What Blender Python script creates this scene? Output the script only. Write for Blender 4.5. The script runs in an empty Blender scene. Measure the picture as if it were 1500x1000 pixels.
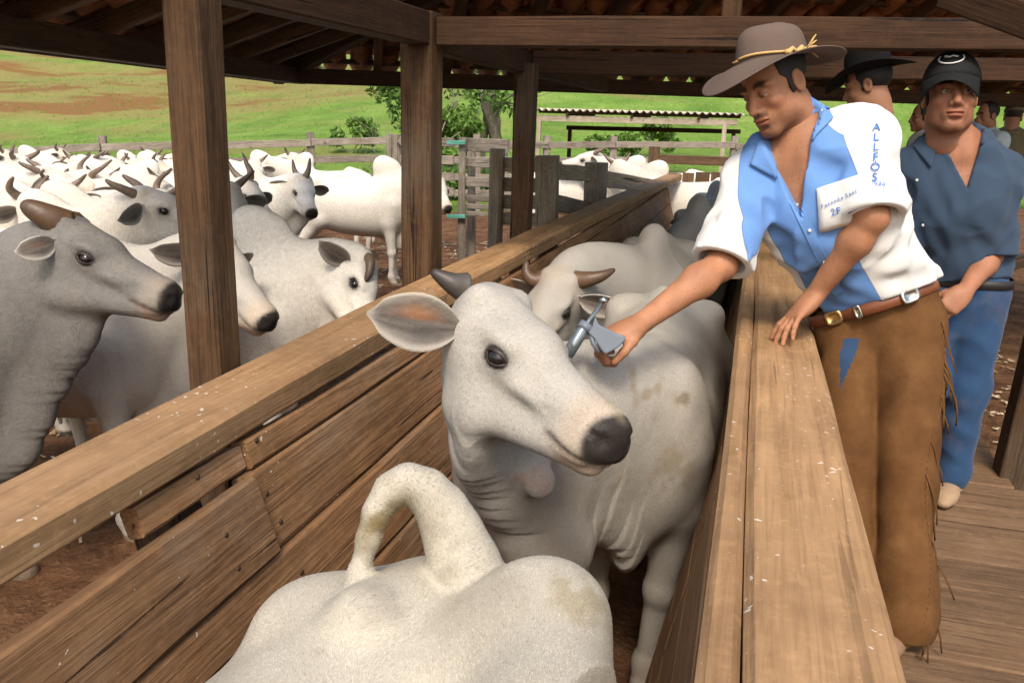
import bpy, math, random, time
import numpy as np
from mathutils import Vector, Matrix
T0 = time.time()
random.seed(7); RNG = np.random.default_rng(11)
# ------------------------------------------------------------------ camera, sky, sun, exposure
PW, PH, FOC, CAMZ = 1500.0, 1000.0, 1250.0, 2.05
def _basis(roll, vp):
    v = np.array([vp[0]-PW/2, -(vp[1]-PH/2), FOC]); v /= np.linalg.norm(v)
    a, b = math.sin(roll), math.cos(roll)
    u = np.array([a, b, -(a*v[0]+b*v[1])/v[2]]); u /= np.linalg.norm(u)
    return np.stack([-np.cross(v, u), v, u], 1)
CM = _basis(math.radians(1.6), (1115.0, 180.0))      # rows: camera right, up, forward in world axes
CO = np.array([0, 0, CAMZ])
def ray(px, py): return CM.T @ np.array([px-PW/2, -(py-PH/2), FOC]) / FOC
def atd(px, py, d): return CO + ray(px, py)*d         # at a depth in metres
def onz(px, py, z): r = ray(px, py); return CO + r*((z-CAMZ)/r[2])
def ony(px, py, y): r = ray(px, py); return CO + r*(y/r[1])
def onx(px, py, x): r = ray(px, py); return CO + r*(x/r[0])
def proj(p):
    c = CM @ (np.asarray(p, float)-CO); return PW/2+FOC*c[0]/c[2], PH/2-FOC*c[1]/c[2], c[2]
scene = bpy.context.scene
COL = scene.collection
cam_d = bpy.data.cameras.new('camera'); cam = bpy.data.objects.new('camera', cam_d); COL.objects.link(cam)
cam_d.sensor_width = 36.0; cam_d.lens = 36.0*FOC/PW; cam_d.clip_start = 0.05; cam_d.clip_end = 2000
cam.matrix_world = Matrix(((CM[0][0], CM[1][0], -CM[2][0], 0), (CM[0][1], CM[1][1], -CM[2][1], 0),
                           (CM[0][2], CM[1][2], -CM[2][2], CAMZ), (0, 0, 0, 1)))
scene.camera = cam
SUN_AZ = math.radians(-13.0)      # heading the light travels, from +Y towards +X
SUN_EL = math.radians(50.0)
world = bpy.data.worlds.new('World'); scene.world = world; world.use_nodes = True
wn = world.node_tree.nodes; wl = world.node_tree.links
sky = wn.new('ShaderNodeTexSky'); sky.sky_type = 'NISHITA'; sky.sun_disc = False
sky.sun_elevation = SUN_EL; sky.sun_rotation = math.pi + SUN_AZ; sky.air_density = 1.3; sky.dust_density = 4.0; sky.ozone_density = 1.0
wl.new(sky.outputs[0], wn['Background'].inputs[0]); wn['Background'].inputs[1].default_value = 0.15
sun_d = bpy.data.lights.new('sun', 'SUN'); sun_d.energy = 1.5; sun_d.angle = math.radians(12); sun_d.color = (1.0, 0.93, 0.82)
sun = bpy.data.objects.new('sun', sun_d); COL.objects.link(sun); sun.location = (-3, -30, 20)
sun.rotation_euler = Vector((math.sin(SUN_AZ)*math.cos(SUN_EL), math.cos(SUN_AZ)*math.cos(SUN_EL), -math.sin(SUN_EL))).to_track_quat('-Z', 'Y').to_euler()
vs = scene.view_settings; vs.view_transform = 'Standard'; vs.look = 'None'; vs.exposure = 0.86; vs.gamma = 1.0; vs.use_curve_mapping = False
scene.cycles.max_bounces = 6; scene.cycles.diffuse_bounces = 4; scene.cycles.caustics_reflective = False; scene.cycles.caustics_refractive = False

# ------------------------------------------------------------------ object helpers
def tag(o, label=None, cat=None, group=None, kind=None):
    for k, v in (('label', label), ('category', cat), ('group', group), ('kind', kind)):
        if v: o[k] = v
    return o
def empty(name, loc=(0, 0, 0), rz=0.0, label=None, cat=None, group=None):
    o = bpy.data.objects.new(name, None); COL.objects.link(o); o.location = loc; o.rotation_euler = (0, 0, rz)
    o.empty_display_size = 0.2
    return tag(o, label, cat, group)
def link(name, me, mat=None, parent=None):
    o = bpy.data.objects.new(name, me); COL.objects.link(o)
    if mat is not None and not me.materials: me.materials.append(mat)
    if parent is not None:
        o.parent = parent
        if parent.get('_world'): o.matrix_parent_inverse = parent.matrix_world.inverted()
    return o
def mesh(name, v, f, smooth=False):
    me = bpy.data.meshes.new(name); me.from_pydata([tuple(map(float, p)) for p in v], [], f); me.update()
    if smooth: me.polygons.foreach_set('use_smooth', [True]*len(me.polygons))
    return me
def mesh_np(name, V, Q, smooth=True):
    V = np.asarray(V, np.float32); Q = np.asarray(Q, np.int32); n = Q.shape[1]
    me = bpy.data.meshes.new(name); me.vertices.add(len(V)); me.vertices.foreach_set('co', V.ravel())
    me.loops.add(Q.size); me.loops.foreach_set('vertex_index', Q.ravel())
    me.polygons.add(len(Q)); me.polygons.foreach_set('loop_start', np.arange(0, Q.size, n, dtype=np.int32))
    me.polygons.foreach_set('loop_total', np.full(len(Q), n, np.int32))
    me.polygons.foreach_set('use_smooth', np.full(len(Q), smooth)); me.update(calc_edges=True)
    return me
def vcol(me, name, C):
    a = me.color_attributes.new(name, 'FLOAT_COLOR', 'POINT')
    C = np.asarray(C, np.float32)
    if C.shape[1] == 3: C = np.concatenate([C, np.ones((len(C), 1), np.float32)], 1)
    a.data.foreach_set('color', C.ravel())
def vfloat(me, name, A):
    a = me.attributes.new(name, 'FLOAT', 'POINT'); a.data.foreach_set('value', np.asarray(A, np.float32).ravel())
def join(parts):
    V, F, n = [], [], 0
    for v, f in parts:
        V += list(v); F += [tuple(i+n for i in q) for q in f]; n += len(v)
    return V, F

# boards: local x runs along the length; chamfered edges, slight unevenness
def board_mesh(name, L, w, t, seg=6, ch=0.006, jit=0.002, rnd=random):
    ch = min(ch, w*.3, t*.3)
    sec = [(-w/2+ch, -t/2), (w/2-ch, -t/2), (w/2, -t/2+ch), (w/2, t/2-ch), (w/2-ch, t/2), (-w/2+ch, t/2), (-w/2, t/2-ch), (-w/2, -t/2+ch)]
    v, f = [], []
    ph = [rnd.uniform(0, 6.28) for _ in range(4)]; fr = [rnd.uniform(1.2, 3.5) for _ in range(4)]
    for i in range(seg+1):
        x = L*i/seg
        a = jit*(math.sin(x*fr[0]+ph[0])+math.sin(x*fr[1]*2.3+ph[1])*.6); b = jit*(math.sin(x*fr[2]+ph[2])+math.sin(x*fr[3]*2.7+ph[3])*.6)
        for (y, z) in sec:
            v.append((x, y+(a if y > 0 else -b*.7)+rnd.uniform(-jit, jit)*.35, z+(b*.5 if z > 0 else 0)+rnd.uniform(-jit, jit)*.25))
    for i in range(seg):
        for k in range(8):
            f.append((i*8+k, i*8+(k+1) % 8, (i+1)*8+(k+1) % 8, (i+1)*8+k))
    f.append(tuple(range(7, -1, -1))); f.append(tuple(seg*8+k for k in range(8)))
    return mesh(name, v, f)
def frame(p0, p1, up):
    p0 = Vector(p0); x = (Vector(p1)-p0); L = x.length; x.normalize()
    z = Vector(up); z = (z-x*z.dot(x)).normalized(); y = z.cross(x)
    m = Matrix((x, y, z)).transposed().to_4x4(); m.translation = p0
    return m, L
def board(name, p0, p1, w, t, up, mat, parent=None, seg=None, jit=0.002, ch=0.006):
    """w across, t along up"""
    m, L = frame(p0, p1, up)
    me = board_mesh(name, L, w, t, seg or max(1, min(14, int(L/0.3))), ch, jit); o = link(name, me, mat, parent)
    if parent is not None: o.matrix_parent_inverse = Matrix.Identity(4); o.matrix_local = parent_inv(parent) @ m
    else: o.matrix_world = m
    return o
def parent_inv(p): return p.matrix_basis.inverted() if p.parent is None else (p.parent.matrix_basis @ p.matrix_basis).inverted()
def tube(pts, rad, n=10, cap=True, flat=None):
    """swept tube verts/faces through pts with radii; flat=(vec,scale) squashes along vec"""
    P = [Vector(p) for p in pts]; v, f = [], []; N = len(P)
    prev = None
    for i in range(N):
        d = (P[min(i+1, N-1)]-P[max(i-1, 0)]).normalized()
        if prev is None:
            a = Vector((0, 0, 1)) if abs(d.z) < .9 else Vector((1, 0, 0)); a = (a-d*a.dot(d)).normalized()
        else: a = (prev-d*prev.dot(d)).normalized()
        prev = a; b = d.cross(a); r = rad[i] if hasattr(rad, '__len__') else rad
        for k in range(n):
            t = 2*math.pi*k/n; q = (a*math.cos(t)+b*math.sin(t))*r
            if flat: fv = Vector(flat[0]).normalized(); q = q-fv*q.dot(fv)*(1-flat[1])
            v.append(P[i]+q)
    for i in range(N-1):
        for k in range(n): f.append((i*n+k, i*n+(k+1) % n, (i+1)*n+(k+1) % n, (i+1)*n+k))
    if cap: f.append(tuple(range(n-1, -1, -1))); f.append(tuple((N-1)*n+k for k in range(n)))
    return v, f
def crom(pts, n):
    """Catmull-Rom resample"""
    P = [np.asarray(p, float) for p in pts]; P = [2*P[0]-P[1]]+P+[2*P[-1]-P[-2]]; out = []
    S = len(P)-3
    for i in range(n):
        u = i/(n-1)*S; k = min(int(u), S-1); t = u-k; a, b, c, d = P[k:k+4]
        out.append(.5*((2*b)+(c-a)*t+(2*a-5*b+4*c-d)*t*t+(3*b-a-3*c+d)*t**3))
    return out

def ball_mesh0(name, r, n=10, seg=6):
    v, f = [], []
    for i in range(seg+1):
        t = math.pi*i/seg
        for k in range(n): a = 2*math.pi*k/n; v.append((r*.5*math.cos(t), r*math.sin(t)*math.cos(a), r*math.sin(t)*math.sin(a)))
    for i in range(seg):
        for k in range(n): f.append((i*n+k, i*n+(k+1) % n, (i+1)*n+(k+1) % n, (i+1)*n+k))
    return mesh(name, v, f, True)

# ------------------------------------------------------------------ materials
class MT:
    def __init__(s, name, rough=.8, spec=.3):
        s.m = bpy.data.materials.new(name); s.m.use_nodes = True; s.n = s.m.node_tree.nodes; s.l = s.m.node_tree.links
        s.b = s.n['Principled BSDF']; s.b.inputs['Roughness'].default_value = rough; s.b.inputs['Specular IOR Level'].default_value = spec
        s.tc = None
    def node(s, t, **k):
        n = s.n.new(t)
        for a, b in k.items(): setattr(n, a, b)
        return n
    def coord(s, scale=(1, 1, 1), kind='Object'):
        if s.tc is None: s.tc = s.n.new('ShaderNodeTexCoord')
        m = s.n.new('ShaderNodeMapping'); m.inputs['Scale'].default_value = scale; s.l.new(s.tc.outputs[kind], m.inputs[0])
        return m.outputs[0]
    def rnd(s, vec, amt=37.0):
        """offset coordinates by the object's random value"""
        oi = s.n.new('ShaderNodeObjectInfo'); mu = s.node('ShaderNodeMath', operation='MULTIPLY'); mu.inputs[1].default_value = amt
        s.l.new(oi.outputs['Random'], mu.inputs[0]); ad = s.node('ShaderNodeVectorMath', operation='ADD')
        s.l.new(vec, ad.inputs[0]); s.l.new(mu.outputs[0], ad.inputs[1]); return ad.outputs[0], oi.outputs['Random']
    def noise(s, vec, scale, detail=4, rough=.55, dist=0):
        n = s.n.new('ShaderNodeTexNoise'); n.inputs['Scale'].default_value = scale; n.inputs['Detail'].default_value = detail
        n.inputs['Roughness'].default_value = rough; n.inputs['Distortion'].default_value = dist
        if vec is not None: s.l.new(vec, n.inputs['Vector'])
        return n.outputs['Fac']
    def voro(s, vec, scale, feat='F1'):
        n = s.node('ShaderNodeTexVoronoi', feature=feat); n.inputs['Scale'].default_value = scale; s.l.new(vec, n.inputs['Vector']); return n
    def ramp(s, fac, stops):
        r = s.n.new('ShaderNodeValToRGB'); e = r.color_ramp.elements
        for i, (p, c) in enumerate(stops):
            x = e[i] if i < 2 else e.new(p)
            x.position = p; x.color = (*c, 1) if hasattr(c, '__len__') else (c, c, c, 1)
        s.l.new(fac, r.inputs[0]); return r.outputs[0]
    def mix(s, fac, a, b, mode='MIX'):
        m = s.node('ShaderNodeMix', data_type='RGBA', blend_type=mode)
        for i, x in ((0, fac), (6, a), (7, b)):
            if hasattr(x, 'links') or hasattr(x, 'is_linked'): s.l.new(x, m.inputs[i])
            elif hasattr(x, '__len__'): m.inputs[i].default_value = (*x[:3], 1)
            else: m.inputs[i].default_value = x
        return m.outputs[2]
    def math(s, op, a, b=None, c=None):
        m = s.node('ShaderNodeMath', operation=op)
        for i, x in enumerate((a, b, c)):
            if x is None: continue
            if hasattr(x, 'is_linked'): s.l.new(x, m.inputs[i])
            else: m.inputs[i].default_value = x
        return m.outputs[0]
    def attr(s, name, out='Color'):
        a = s.n.new('ShaderNodeAttribute'); a.attribute_name = name; return a.outputs[out]
    def bump(s, h, strength=.3, dist=.01, prev=None):
        b = s.n.new('ShaderNodeBump'); b.inputs['Strength'].default_value = strength; b.inputs['Distance'].default_value = dist
        s.l.new(h, b.inputs['Height'])
        if prev is not None: s.l.new(prev, b.inputs['Normal'])
        return b.outputs[0]
    def done(s, col=None, normal=None, rough=None):
        if col is not None:
            if hasattr(col, 'is_linked'): s.l.new(col, s.b.inputs['Base Color'])
            else: s.b.inputs['Base Color'].default_value = (*col, 1)
        if normal is not None: s.l.new(normal, s.b.inputs['Normal'])
        if rough is not None: s.l.new(rough, s.b.inputs['Roughness'])
        return s.m
def wood(name, dark, light, grey=None, greyamt=0.0, specks=0.0, mud=None, rough=.8, bump=.35, gs=1.0, crisp=1.0):
    m = MT(name, rough, .25)
    v0 = m.coord((1, 1, 1)); v, rd = m.rnd(v0)
    st = m.node('ShaderNodeMapping'); st.inputs['Scale'].default_value = (2.2*gs, 38*gs, 38*gs); m.l.new(v, st.inputs[0])
    g = m.noise(st.outputs[0], 1.0, 6, .62, .6)
    st2 = m.node('ShaderNodeMapping'); st2.inputs['Scale'].default_value = (1.2, 9, 9); m.l.new(v, st2.inputs[0])
    g2 = m.noise(st2.outputs[0], 1.0, 4, .6, 1.2)
    big = m.noise(v, 3.1, 4, .6)
    col = m.ramp(g, [(.33, tuple(x*.8 for x in dark)), (.5, tuple((a+b)/2 for a, b in zip(dark, light))), (.66, light)])
    mid = tuple(a*.45+b*.55 for a, b in zip(dark, light))
    col = m.mix(m.ramp(g2, [(.35, 0.0), (.7, .55)]), col, tuple(x*1.15 for x in light))
    col = m.mix(m.ramp(big, [(.36, 0.0), (.66, .6)]), col, tuple(x*.62 for x in mid))
    if grey is not None:
        gz = m.noise(v, 1.7, 5, .65); lo = .72-greyamt*.5
        col = m.mix(m.ramp(gz, [(lo-.12, 0.0), (lo+.1, .85)]), col, grey)
    st3 = m.node('ShaderNodeMapping'); st3.inputs['Scale'].default_value = (4.5*gs, 150*gs, 150*gs); m.l.new(v, st3.inputs[0]); g3 = m.noise(st3.outputs[0], 1.0, 3, .6)
    col = m.mix(m.ramp(g3, [(.38, .5*crisp), (.52, 0.0)]), col, tuple(x*.55 for x in dark))
    st4 = m.node('ShaderNodeMapping'); st4.inputs['Scale'].default_value = (.9, 34, 34); m.l.new(v, st4.inputs[0]); g4 = m.noise(st4.outputs[0], 1.0, 2, .5, .8); split = m.ramp(g4, [(.30, 0.0), (.335, 1.0)])
    col = m.mix(m.math('MULTIPLY', m.math('SUBTRACT', 1.0, split), .35+.65*(crisp > .8)), col, tuple(x*.3 for x in dark))
    kn = m.voro(m.distort(v, 6, .06), 2.3); col = m.mix(m.ramp(kn.outputs['Distance'], [(.04, .75), (.10, 0.0)]), col, tuple(x*.45 for x in dark))
    du = m.noise(v, 34, 6, .72); col = m.mix(m.ramp(du, [(.5, 0.0), (.68, .35)]), col, tuple(min(1, x*1.25) for x in light))
    if mud is not None:
        mz = m.noise(v, 5.5, 6, .7); col = m.mix(m.ramp(mz, [(.5, 0.0), (.7, .75)]), col, mud)
    hv = m.math('MULTIPLY', rd, .35); hv = m.math('ADD', hv, .82)
    col = m.mix(1.0, col, m.node_rgb(hv), 'MULTIPLY')
    if specks:
        sp = m.voro(m.distort(v, 45, .03), 34); n5 = m.noise(v, 3.6, 3)
        a = m.math('LESS_THAN', sp.outputs['Distance'], m.math('MULTIPLY', m.ramp(n5, [(.4, 0.0), (.7, 1.0)]), specks))
        col = m.mix(m.math('MULTIPLY', a, .62), col, (.62, .58, .5))
    crack = m.ramp(g, [(.2, 0.0), (.34, 1.0)])
    nb = m.bump(g3, bump*.6, .004); nb = m.bump(split, bump, .01, nb); nb = m.bump(g, bump, .012, nb); nb = m.bump(crack, bump*.6, .006, nb); nb = m.bump(big, .25, .03, nb)
    return m.done(col, nb)
def _node_rgb(s, val):
    c = s.n.new('ShaderNodeCombineColor')
    for i in range(3): s.l.new(val, c.inputs[i])
    return c.outputs[0]
MT.node_rgb = _node_rgb
def _distort(s, vec, scale, amt):
    n = s.n.new('ShaderNodeTexNoise'); n.inputs['Scale'].default_value = scale; s.l.new(vec, n.inputs['Vector'])
    mu = s.node('ShaderNodeVectorMath', operation='SCALE'); mu.inputs['Scale'].default_value = amt; s.l.new(n.outputs['Color'], mu.inputs[0])
    ad = s.node('ShaderNodeVectorMath', operation='ADD'); s.l.new(vec, ad.inputs[0]); s.l.new(mu.outputs[0], ad.inputs[1]); return ad.outputs[0]
MT.distort = _distort
def plain(name, col, rough=.7, spec=.3, metal=0.0, var=.12, scale=30, bump=.1):
    m = MT(name, rough, spec); m.b.inputs['Metallic'].default_value = metal
    v = m.coord(); n = m.noise(v, scale, 4)
    c = m.mix(n, tuple(x*(1-var) for x in col), tuple(min(1, x*(1+var)) for x in col))
    return m.done(c, m.bump(n, bump, .004))
M_RAIL = wood('rail_wood', (.21, .112, .049), (.38, .225, .108), specks=.22, gs=.8, mud=(.31, .185, .092), bump=.4, crisp=.5)
M_PLANK = wood('chute_plank_wood', (.142, .069, .029), (.28, .152, .07), grey=(.25, .18, .12), greyamt=.18, specks=.16, mud=(.17, .086, .037), bump=.6)
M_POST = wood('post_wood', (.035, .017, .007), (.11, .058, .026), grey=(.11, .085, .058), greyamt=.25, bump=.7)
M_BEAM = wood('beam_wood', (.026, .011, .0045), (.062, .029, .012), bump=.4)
M_GREY = wood('weathered_grey_wood', (.13, .102, .075), (.31, .26, .205), grey=(.34, .3, .245), greyamt=.25, bump=.6)
M_DECK = wood('deck_wood', (.1, .056, .029), (.2, .12, .065), mud=(.13, .072, .036), specks=.05)
M_RAFT = wood('rafter_wood', (.05, .024, .011), (.13, .068, .032), bump=.4)
M_DARKP = wood('dark_plank', (.06, .034, .018), (.14, .08, .042), bump=.5)  # plain dark brown wood for the chute gate
M_PALE = wood('pale_board', (.3, .24, .17), (.45, .37, .28), bump=.25)
M_WEATH = wood('weathered_brown_wood', (.2, .15, .1), (.44, .35, .25), bump=.6)
M_TEAL = wood('faded_teal_paint', (.06, .2, .15), (.12, .33, .26), bump=.3)
# ------------------------------------------------------------------ terrain
def fnoise(x, y, sc, seed=0, oct=4):
    """smooth value noise by sums of sines, numpy"""
    r = np.random.default_rng(seed); out = np.zeros(np.broadcast(x, y).shape); a = 1.0; tot = 0
    for o in range(oct):
        for k in range(4):
            t = r.uniform(0, 6.283); f = sc*(2**o)*r.uniform(.7, 1.3); out += a*np.sin((x*np.cos(t)+y*np.sin(t))*f+r.uniform(0, 6.283))
        tot += a*2; a *= .5
    return out/tot
FENCE_PX = [(-260, 222), (-20, 218), (150, 211), (300, 207), (455, 203), (590, 201), (700, 207), (900, 208), (1075, 209), (1250, 214), (1420, 220), (1640, 228)]
FENCE_D = [13.5, 13.5, 13.5, 13.8, 14.2, 14.6, 15, 15.5, 16, 16.5, 17, 17.5]
FENCE_D = [d*1.3 for d in FENCE_D]
FENCE_T = [atd(p[0], p[1], d) for p, d in zip(FENCE_PX, FENCE_D)]
FX = np.array([p[0] for p in FENCE_T]); FY = np.array([p[1] for p in FENCE_T])
FTOP = np.array([p[2] for p in FENCE_T])
def fence_y(x): return np.interp(x, FX, FY)
def gz(x, y):
    x = np.asarray(x, float); y = np.asarray(y, float)
    yard = -0.03*np.maximum(0, -x-2.5)
    d = y-fence_y(x)-0.8
    t = np.maximum(d, 0)
    hill = .115*t + .0009*np.minimum(t, 160)**2*(1+.25*np.sin(x*.013+1)) - .35*np.clip(t/6, 0, 1)
    und = fnoise(x, y, .05, 3, 3)*np.clip(t/25, 0, 1)*1.6
    terr = np.sin((hill+fnoise(x, y, .07, 5, 2)*1.2)*2.2)*.22*np.clip(t/15, 0, 1)
    near = np.clip((d+4)/4, 0, 1)
    return yard + hill + und + terr + (1-near)*(fnoise(x, y, 2.6, 9, 3)*.028)
def axis(knots):
    out = []
    for (a, b, s) in knots: out += list(np.arange(a, b, s))
    return np.array(out)
gx = np.concatenate([axis([(-220, -40, 6), (-40, -17, 1.2), (-17, 6, .17), (6, 40, 1.2), (40, 200, 6)])])
gy = axis([(-30, -2, 1.4), (-2, 24, .17), (24, 60, 1.0), (60, 140, 2.5), (140, 420, 10)])
GX, GY = np.meshgrid(gx, gy, indexing='ij'); GZ = gz(GX, GY)
nx, ny = GX.shape; idx = np.arange(nx*ny).reshape(nx, ny)
gq = np.stack([idx[:-1, :-1], idx[1:, :-1], idx[1:, 1:], idx[:-1, 1:]], -1).reshape(-1, 4)
gme = mesh_np('ground', np.stack([GX, GY, GZ], -1).reshape(-1, 3), gq)
dd = (GY-fence_y(GX)).ravel()
vfloat(gme, 'grass', np.clip((dd-.2+fnoise(GX, GY, 1.3, 21, 2).ravel()*.8)/1.2, 0, 1)); vfloat(gme, 'far', np.clip(dd/120, 0, 1))
m = MT('ground_soil_and_pasture', .95, .1)
v = m.coord()
soil = m.ramp(m.noise(v, 3.2, 8, .7), [(.3, (.045, .022, .012)), (.5, (.13, .062, .03)), (.72, (.24, .13, .07))])
soil = m.mix(m.ramp(m.noise(v, 26, 5, .7), [(.55, 0.0), (.75, .6)]), soil, (.3, .2, .11))
gr = m.ramp(m.noise(v, .42, 8, .66, .4), [(.3, (.085, .16, .024)), (.47, (.145, .245, .04)), (.62, (.2, .3, .058)), (.76, (.30, .34, .10))])
vs_ = m.coord((.35, 2.2, 1.0)); trail = m.noise(vs_, .5, 7, .7)
gr = m.mix(m.ramp(trail, [(.5, 0.0), (.66, .55)]), gr, (.26, .23, .08))
red = m.noise(m.coord((.05, .14, .1)), 1.0, 6, .62, .5)
sx = m.node('ShaderNodeSeparateXYZ'); m.l.new(v, sx.inputs[0])
left = m.math('MULTIPLY', m.math('ADD', sx.outputs[0], 12.0), -.02)
rmask = m.math('ADD', red, m.math('MULTIPLY', m.math('MINIMUM', m.math('MAXIMUM', left, -.4), .5), .34))
gr = m.mix(m.ramp(rmask, [(.55, 0.0), (.67, .7)]), gr, (.29, .19, .08))
gr = m.mix(m.ramp(rmask, [(.7, 0.0), (.74, .85)]), gr, (.22, .085, .035))
gr = m.mix(m.ramp(m.noise(v, 7, 6, .75), [(.35, .5), (.6, 0.0)]), gr, (.05, .1, .015))
col = m.mix(m.attr('grass', 'Fac'), soil, gr)
nb = m.bump(m.noise(v, 14, 8, .75), .7, .06); nb = m.bump(m.noise(v, 1.6, 6, .7), .5, .25, nb)
M_GROUND = m.done(col, nb)
ground = tag(link('ground', gme, M_GROUND), kind='structure')

# grass tufts on the pasture, and litter on the yard
def scatter_tris(name, pts, size, blades, mat, lean=.5, wid=.12, flat=False):
    P = np.asarray(pts); n = len(P)*blades; B = np.repeat(P, blades, 0); s = np.repeat(size, blades)*RNG.uniform(.6, 1.3, n)
    a = RNG.uniform(0, 6.283, n); off = RNG.normal(0, 1, (n, 2))*s[:, None]*.35
    B = B.copy(); B[:, :2] += off
    dx, dy = np.cos(a), np.sin(a); l = RNG.uniform(.1, lean, n)*s
    if flat: tip = B+np.stack([dx*s, dy*s, RNG.uniform(.0, .12, n)*s], 1); w = s*wid
    else: tip = B+np.stack([dx*l, dy*l, s], 1); w = s*wid
    A = B+np.stack([-dy*w, dx*w, 0*w], 1); C = B-np.stack([-dy*w, dx*w, 0*w], 1)
    if flat:
        D = tip-np.stack([-dy*w, dx*w, 0*w], 1); E = tip+np.stack([-dy*w, dx*w, 0*w], 1)
        V = np.stack([A, C, D, E], 1).reshape(-1, 3); Q = np.arange(n*4).reshape(-1, 4)
    else:
        V = np.stack([A, C, tip], 1).reshape(-1, 3); Q = np.arange(n*3).reshape(-1, 3)
    me = mesh_np(name, V, Q, False); return link(name, me, mat)
m = MT('grass_blades', .9, .15); v = m.coord()
M_GRASS = m.done(m.ramp(m.noise(v, .5, 6, .7), [(.3, (.085, .18, .022)), (.5, (.15, .27, .038)), (.72, (.26, .33, .075))]))
n = 11000; t = RNG.uniform(0, 1, n)**1.7*75+.4; x = RNG.uniform(-1, 1, n)*(14+t*.9)-4
y = fence_y(x)+.8+t; P = np.stack([x, y, gz(x, y)-.02], 1)
tag(scatter_tris('grass', P, .08+t*.0016, 5, M_GRASS), 'green pasture grass growing behind the corral fence', 'grass', kind='stuff')
m = MT('straw', .9, .1); M_STRAW = m.done(m.ramp(m.noise(m.coord(), 3, 2), [(.3, (.3, .2, .1)), (.7, (.62, .52, .36))]))
n = 900; x = RNG.uniform(-7, -1.7, n); y = RNG.uniform(3, 14, n); P = np.stack([x, y, gz(x, y)+.02], 1)
tag(scatter_tris('straw_litter', P, np.full(n, .08), 2, M_STRAW, flat=True, wid=.1), 'pale straw and leaf scraps on the corral soil', 'straw', kind='stuff')
n = 700; x = RNG.uniform(1.3, 4, n); y = RNG.uniform(1.5, 9, n); P = np.stack([x, y, gz(x, y)+.02], 1)
tag(scatter_tris('leaf_litter', P, np.full(n, .03), 3, M_STRAW, flat=True, wid=.3), 'dry leaf litter on the soil beside the walkway', 'leaves', kind='stuff')

# ------------------------------------------------------------------ the chute
RZ = 1.40
chute = empty('cattle_chute', (-.5, 3, 0), 0, 'brown wooden cattle chute with slanting plank sides and broad top rails', 'chute')
def lwx(z): return -1.075+.33*(1.33-z)       # inner face of the slanting left side
def rwx(z): return .035-.2*(1.33-z)
# top rails (several lengths, butted)
lr = [(-1.135, .0), (-1.185, 3.0), (-1.17, 5.2), (-1.09, 8.2), (-.98, 11.0)]
for (a, b), dz in zip(zip(lr[:-1], lr[1:]), (0, .004, 0, .003)):
    board('top_rail', (a[0], a[1]+.003, RZ-.04+dz), (b[0], b[1]-.003, RZ-.04+dz), .185, .08, (0, 0, 1), M_RAIL, chute, seg=10, jit=.004, ch=.012)
for y0, y1 in ((-.4, 4.6), (4.6, 7.6), (7.6, 11)):
    board('top_rail', (.137, y0+.003, RZ-.04), (.137, y1-.003, RZ-.04), .195, .08, (0, 0, 1), M_RAIL, chute, seg=16, jit=.003, ch=.014)
    board('edge_strip', (.0125, y0+.003, RZ-.041), (.0125, y1-.003, RZ-.041), .052, .07, (0, 0, 1), M_RAIL, chute, seg=8, jit=.003, ch=.012)
nl = Vector((.33, 0, 1)).normalized(); wl_up = Vector((1, 0, -.33)).normalized()   # board normal pointing into the chute
def lplank(y0, y1, zt, zb, off=0.0, mat=None):
    zc = (zt+zb)/2; n = Vector((1, 0, .33)).normalized(); sl = Vector((.33, 0, -1)).normalized()
    h = (zt-zb)/abs(sl.z); c = Vector((lwx(zc), 0, zc))-n*(.022-off)
    board('plank', c+Vector((0, y0, 0)), c+Vector((0, y1, 0)), h-.006, .044, n, mat or M_PLANK, chute, seg=10, jit=.003, ch=.007)
rows = [(1.335, 1.247), (1.247, 1.062), (1.062, .86), (.86, .64), (.64, .42), (.42, .21), (.21, .02)]
cuts = [[1.245, 1.6, 4.3, 7.2, 10.9], [-.3, 1.56, 4.0, 7.0, 10.9], [-.3, 4.6, 8, 10.9], [-.3, 3.2, 6.5, 10.9], [-.3, 2.9, 6.2, 10.9], [-.3, 4, 10.9], [-.3, 3, 7, 10.9]]
for r, ((zt, zb), cs) in enumerate(zip(rows, cuts)):
    for i, (a, b) in enumerate(zip(cs[:-1], cs[1:])):
        o = .0
        if r == 1 and i == 0: o = .03
        if r == 0 and i == 0: o = -.012
        if r >= 2 and i == 0: o = .02
        lplank(a+.004, b-.004, zt-(.02 if r == 0 else 0), zb, o+random.uniform(-.004, .004))
for y in (1.42, 3.35, 5.0, 7.5, 10):
    board('post', (lwx(.0)-.13, y, -.3), (lwx(1.3)-.115, y, 1.315), .11, .11, (1, 0, 0), M_POST, chute)
def rplank(y0, y1, zt, zb):
    zc = (zt+zb)/2; n = Vector((-1, 0, .2)).normalized(); h = (zt-zb)*1.02; c = Vector((rwx(zc), 0, zc))-n*.022
    board('plank', c+Vector((0, y0, 0)), c+Vector((0, y1, 0)), h-.006, .044, n, M_RAIL, chute, seg=10, jit=.003, ch=.007)
for zt, zb in ((1.3, 1.02), (1.02, .76), (.76, .5), (.5, .25), (.25, .02)):
    for a, b in ((-.3, 2.3), (2.3, 5.1), (5.1, 8), (8, 10.9)): rplank(a+.004, b-.004, zt, zb)
for y in (.2, 1.5, 3.1, 4.9, 7, 9.5):
    board('post', (rwx(.0)+.12, y, -.3), (rwx(1.3)+.11, y, 1.315), .11, .11, (1, 0, 0), M_POST, chute)
nail_me = ball_mesh0('nail', .007); nail_me.materials.append(plain('rusty_iron', (.07, .04, .025), .6, .4, .6))
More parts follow.
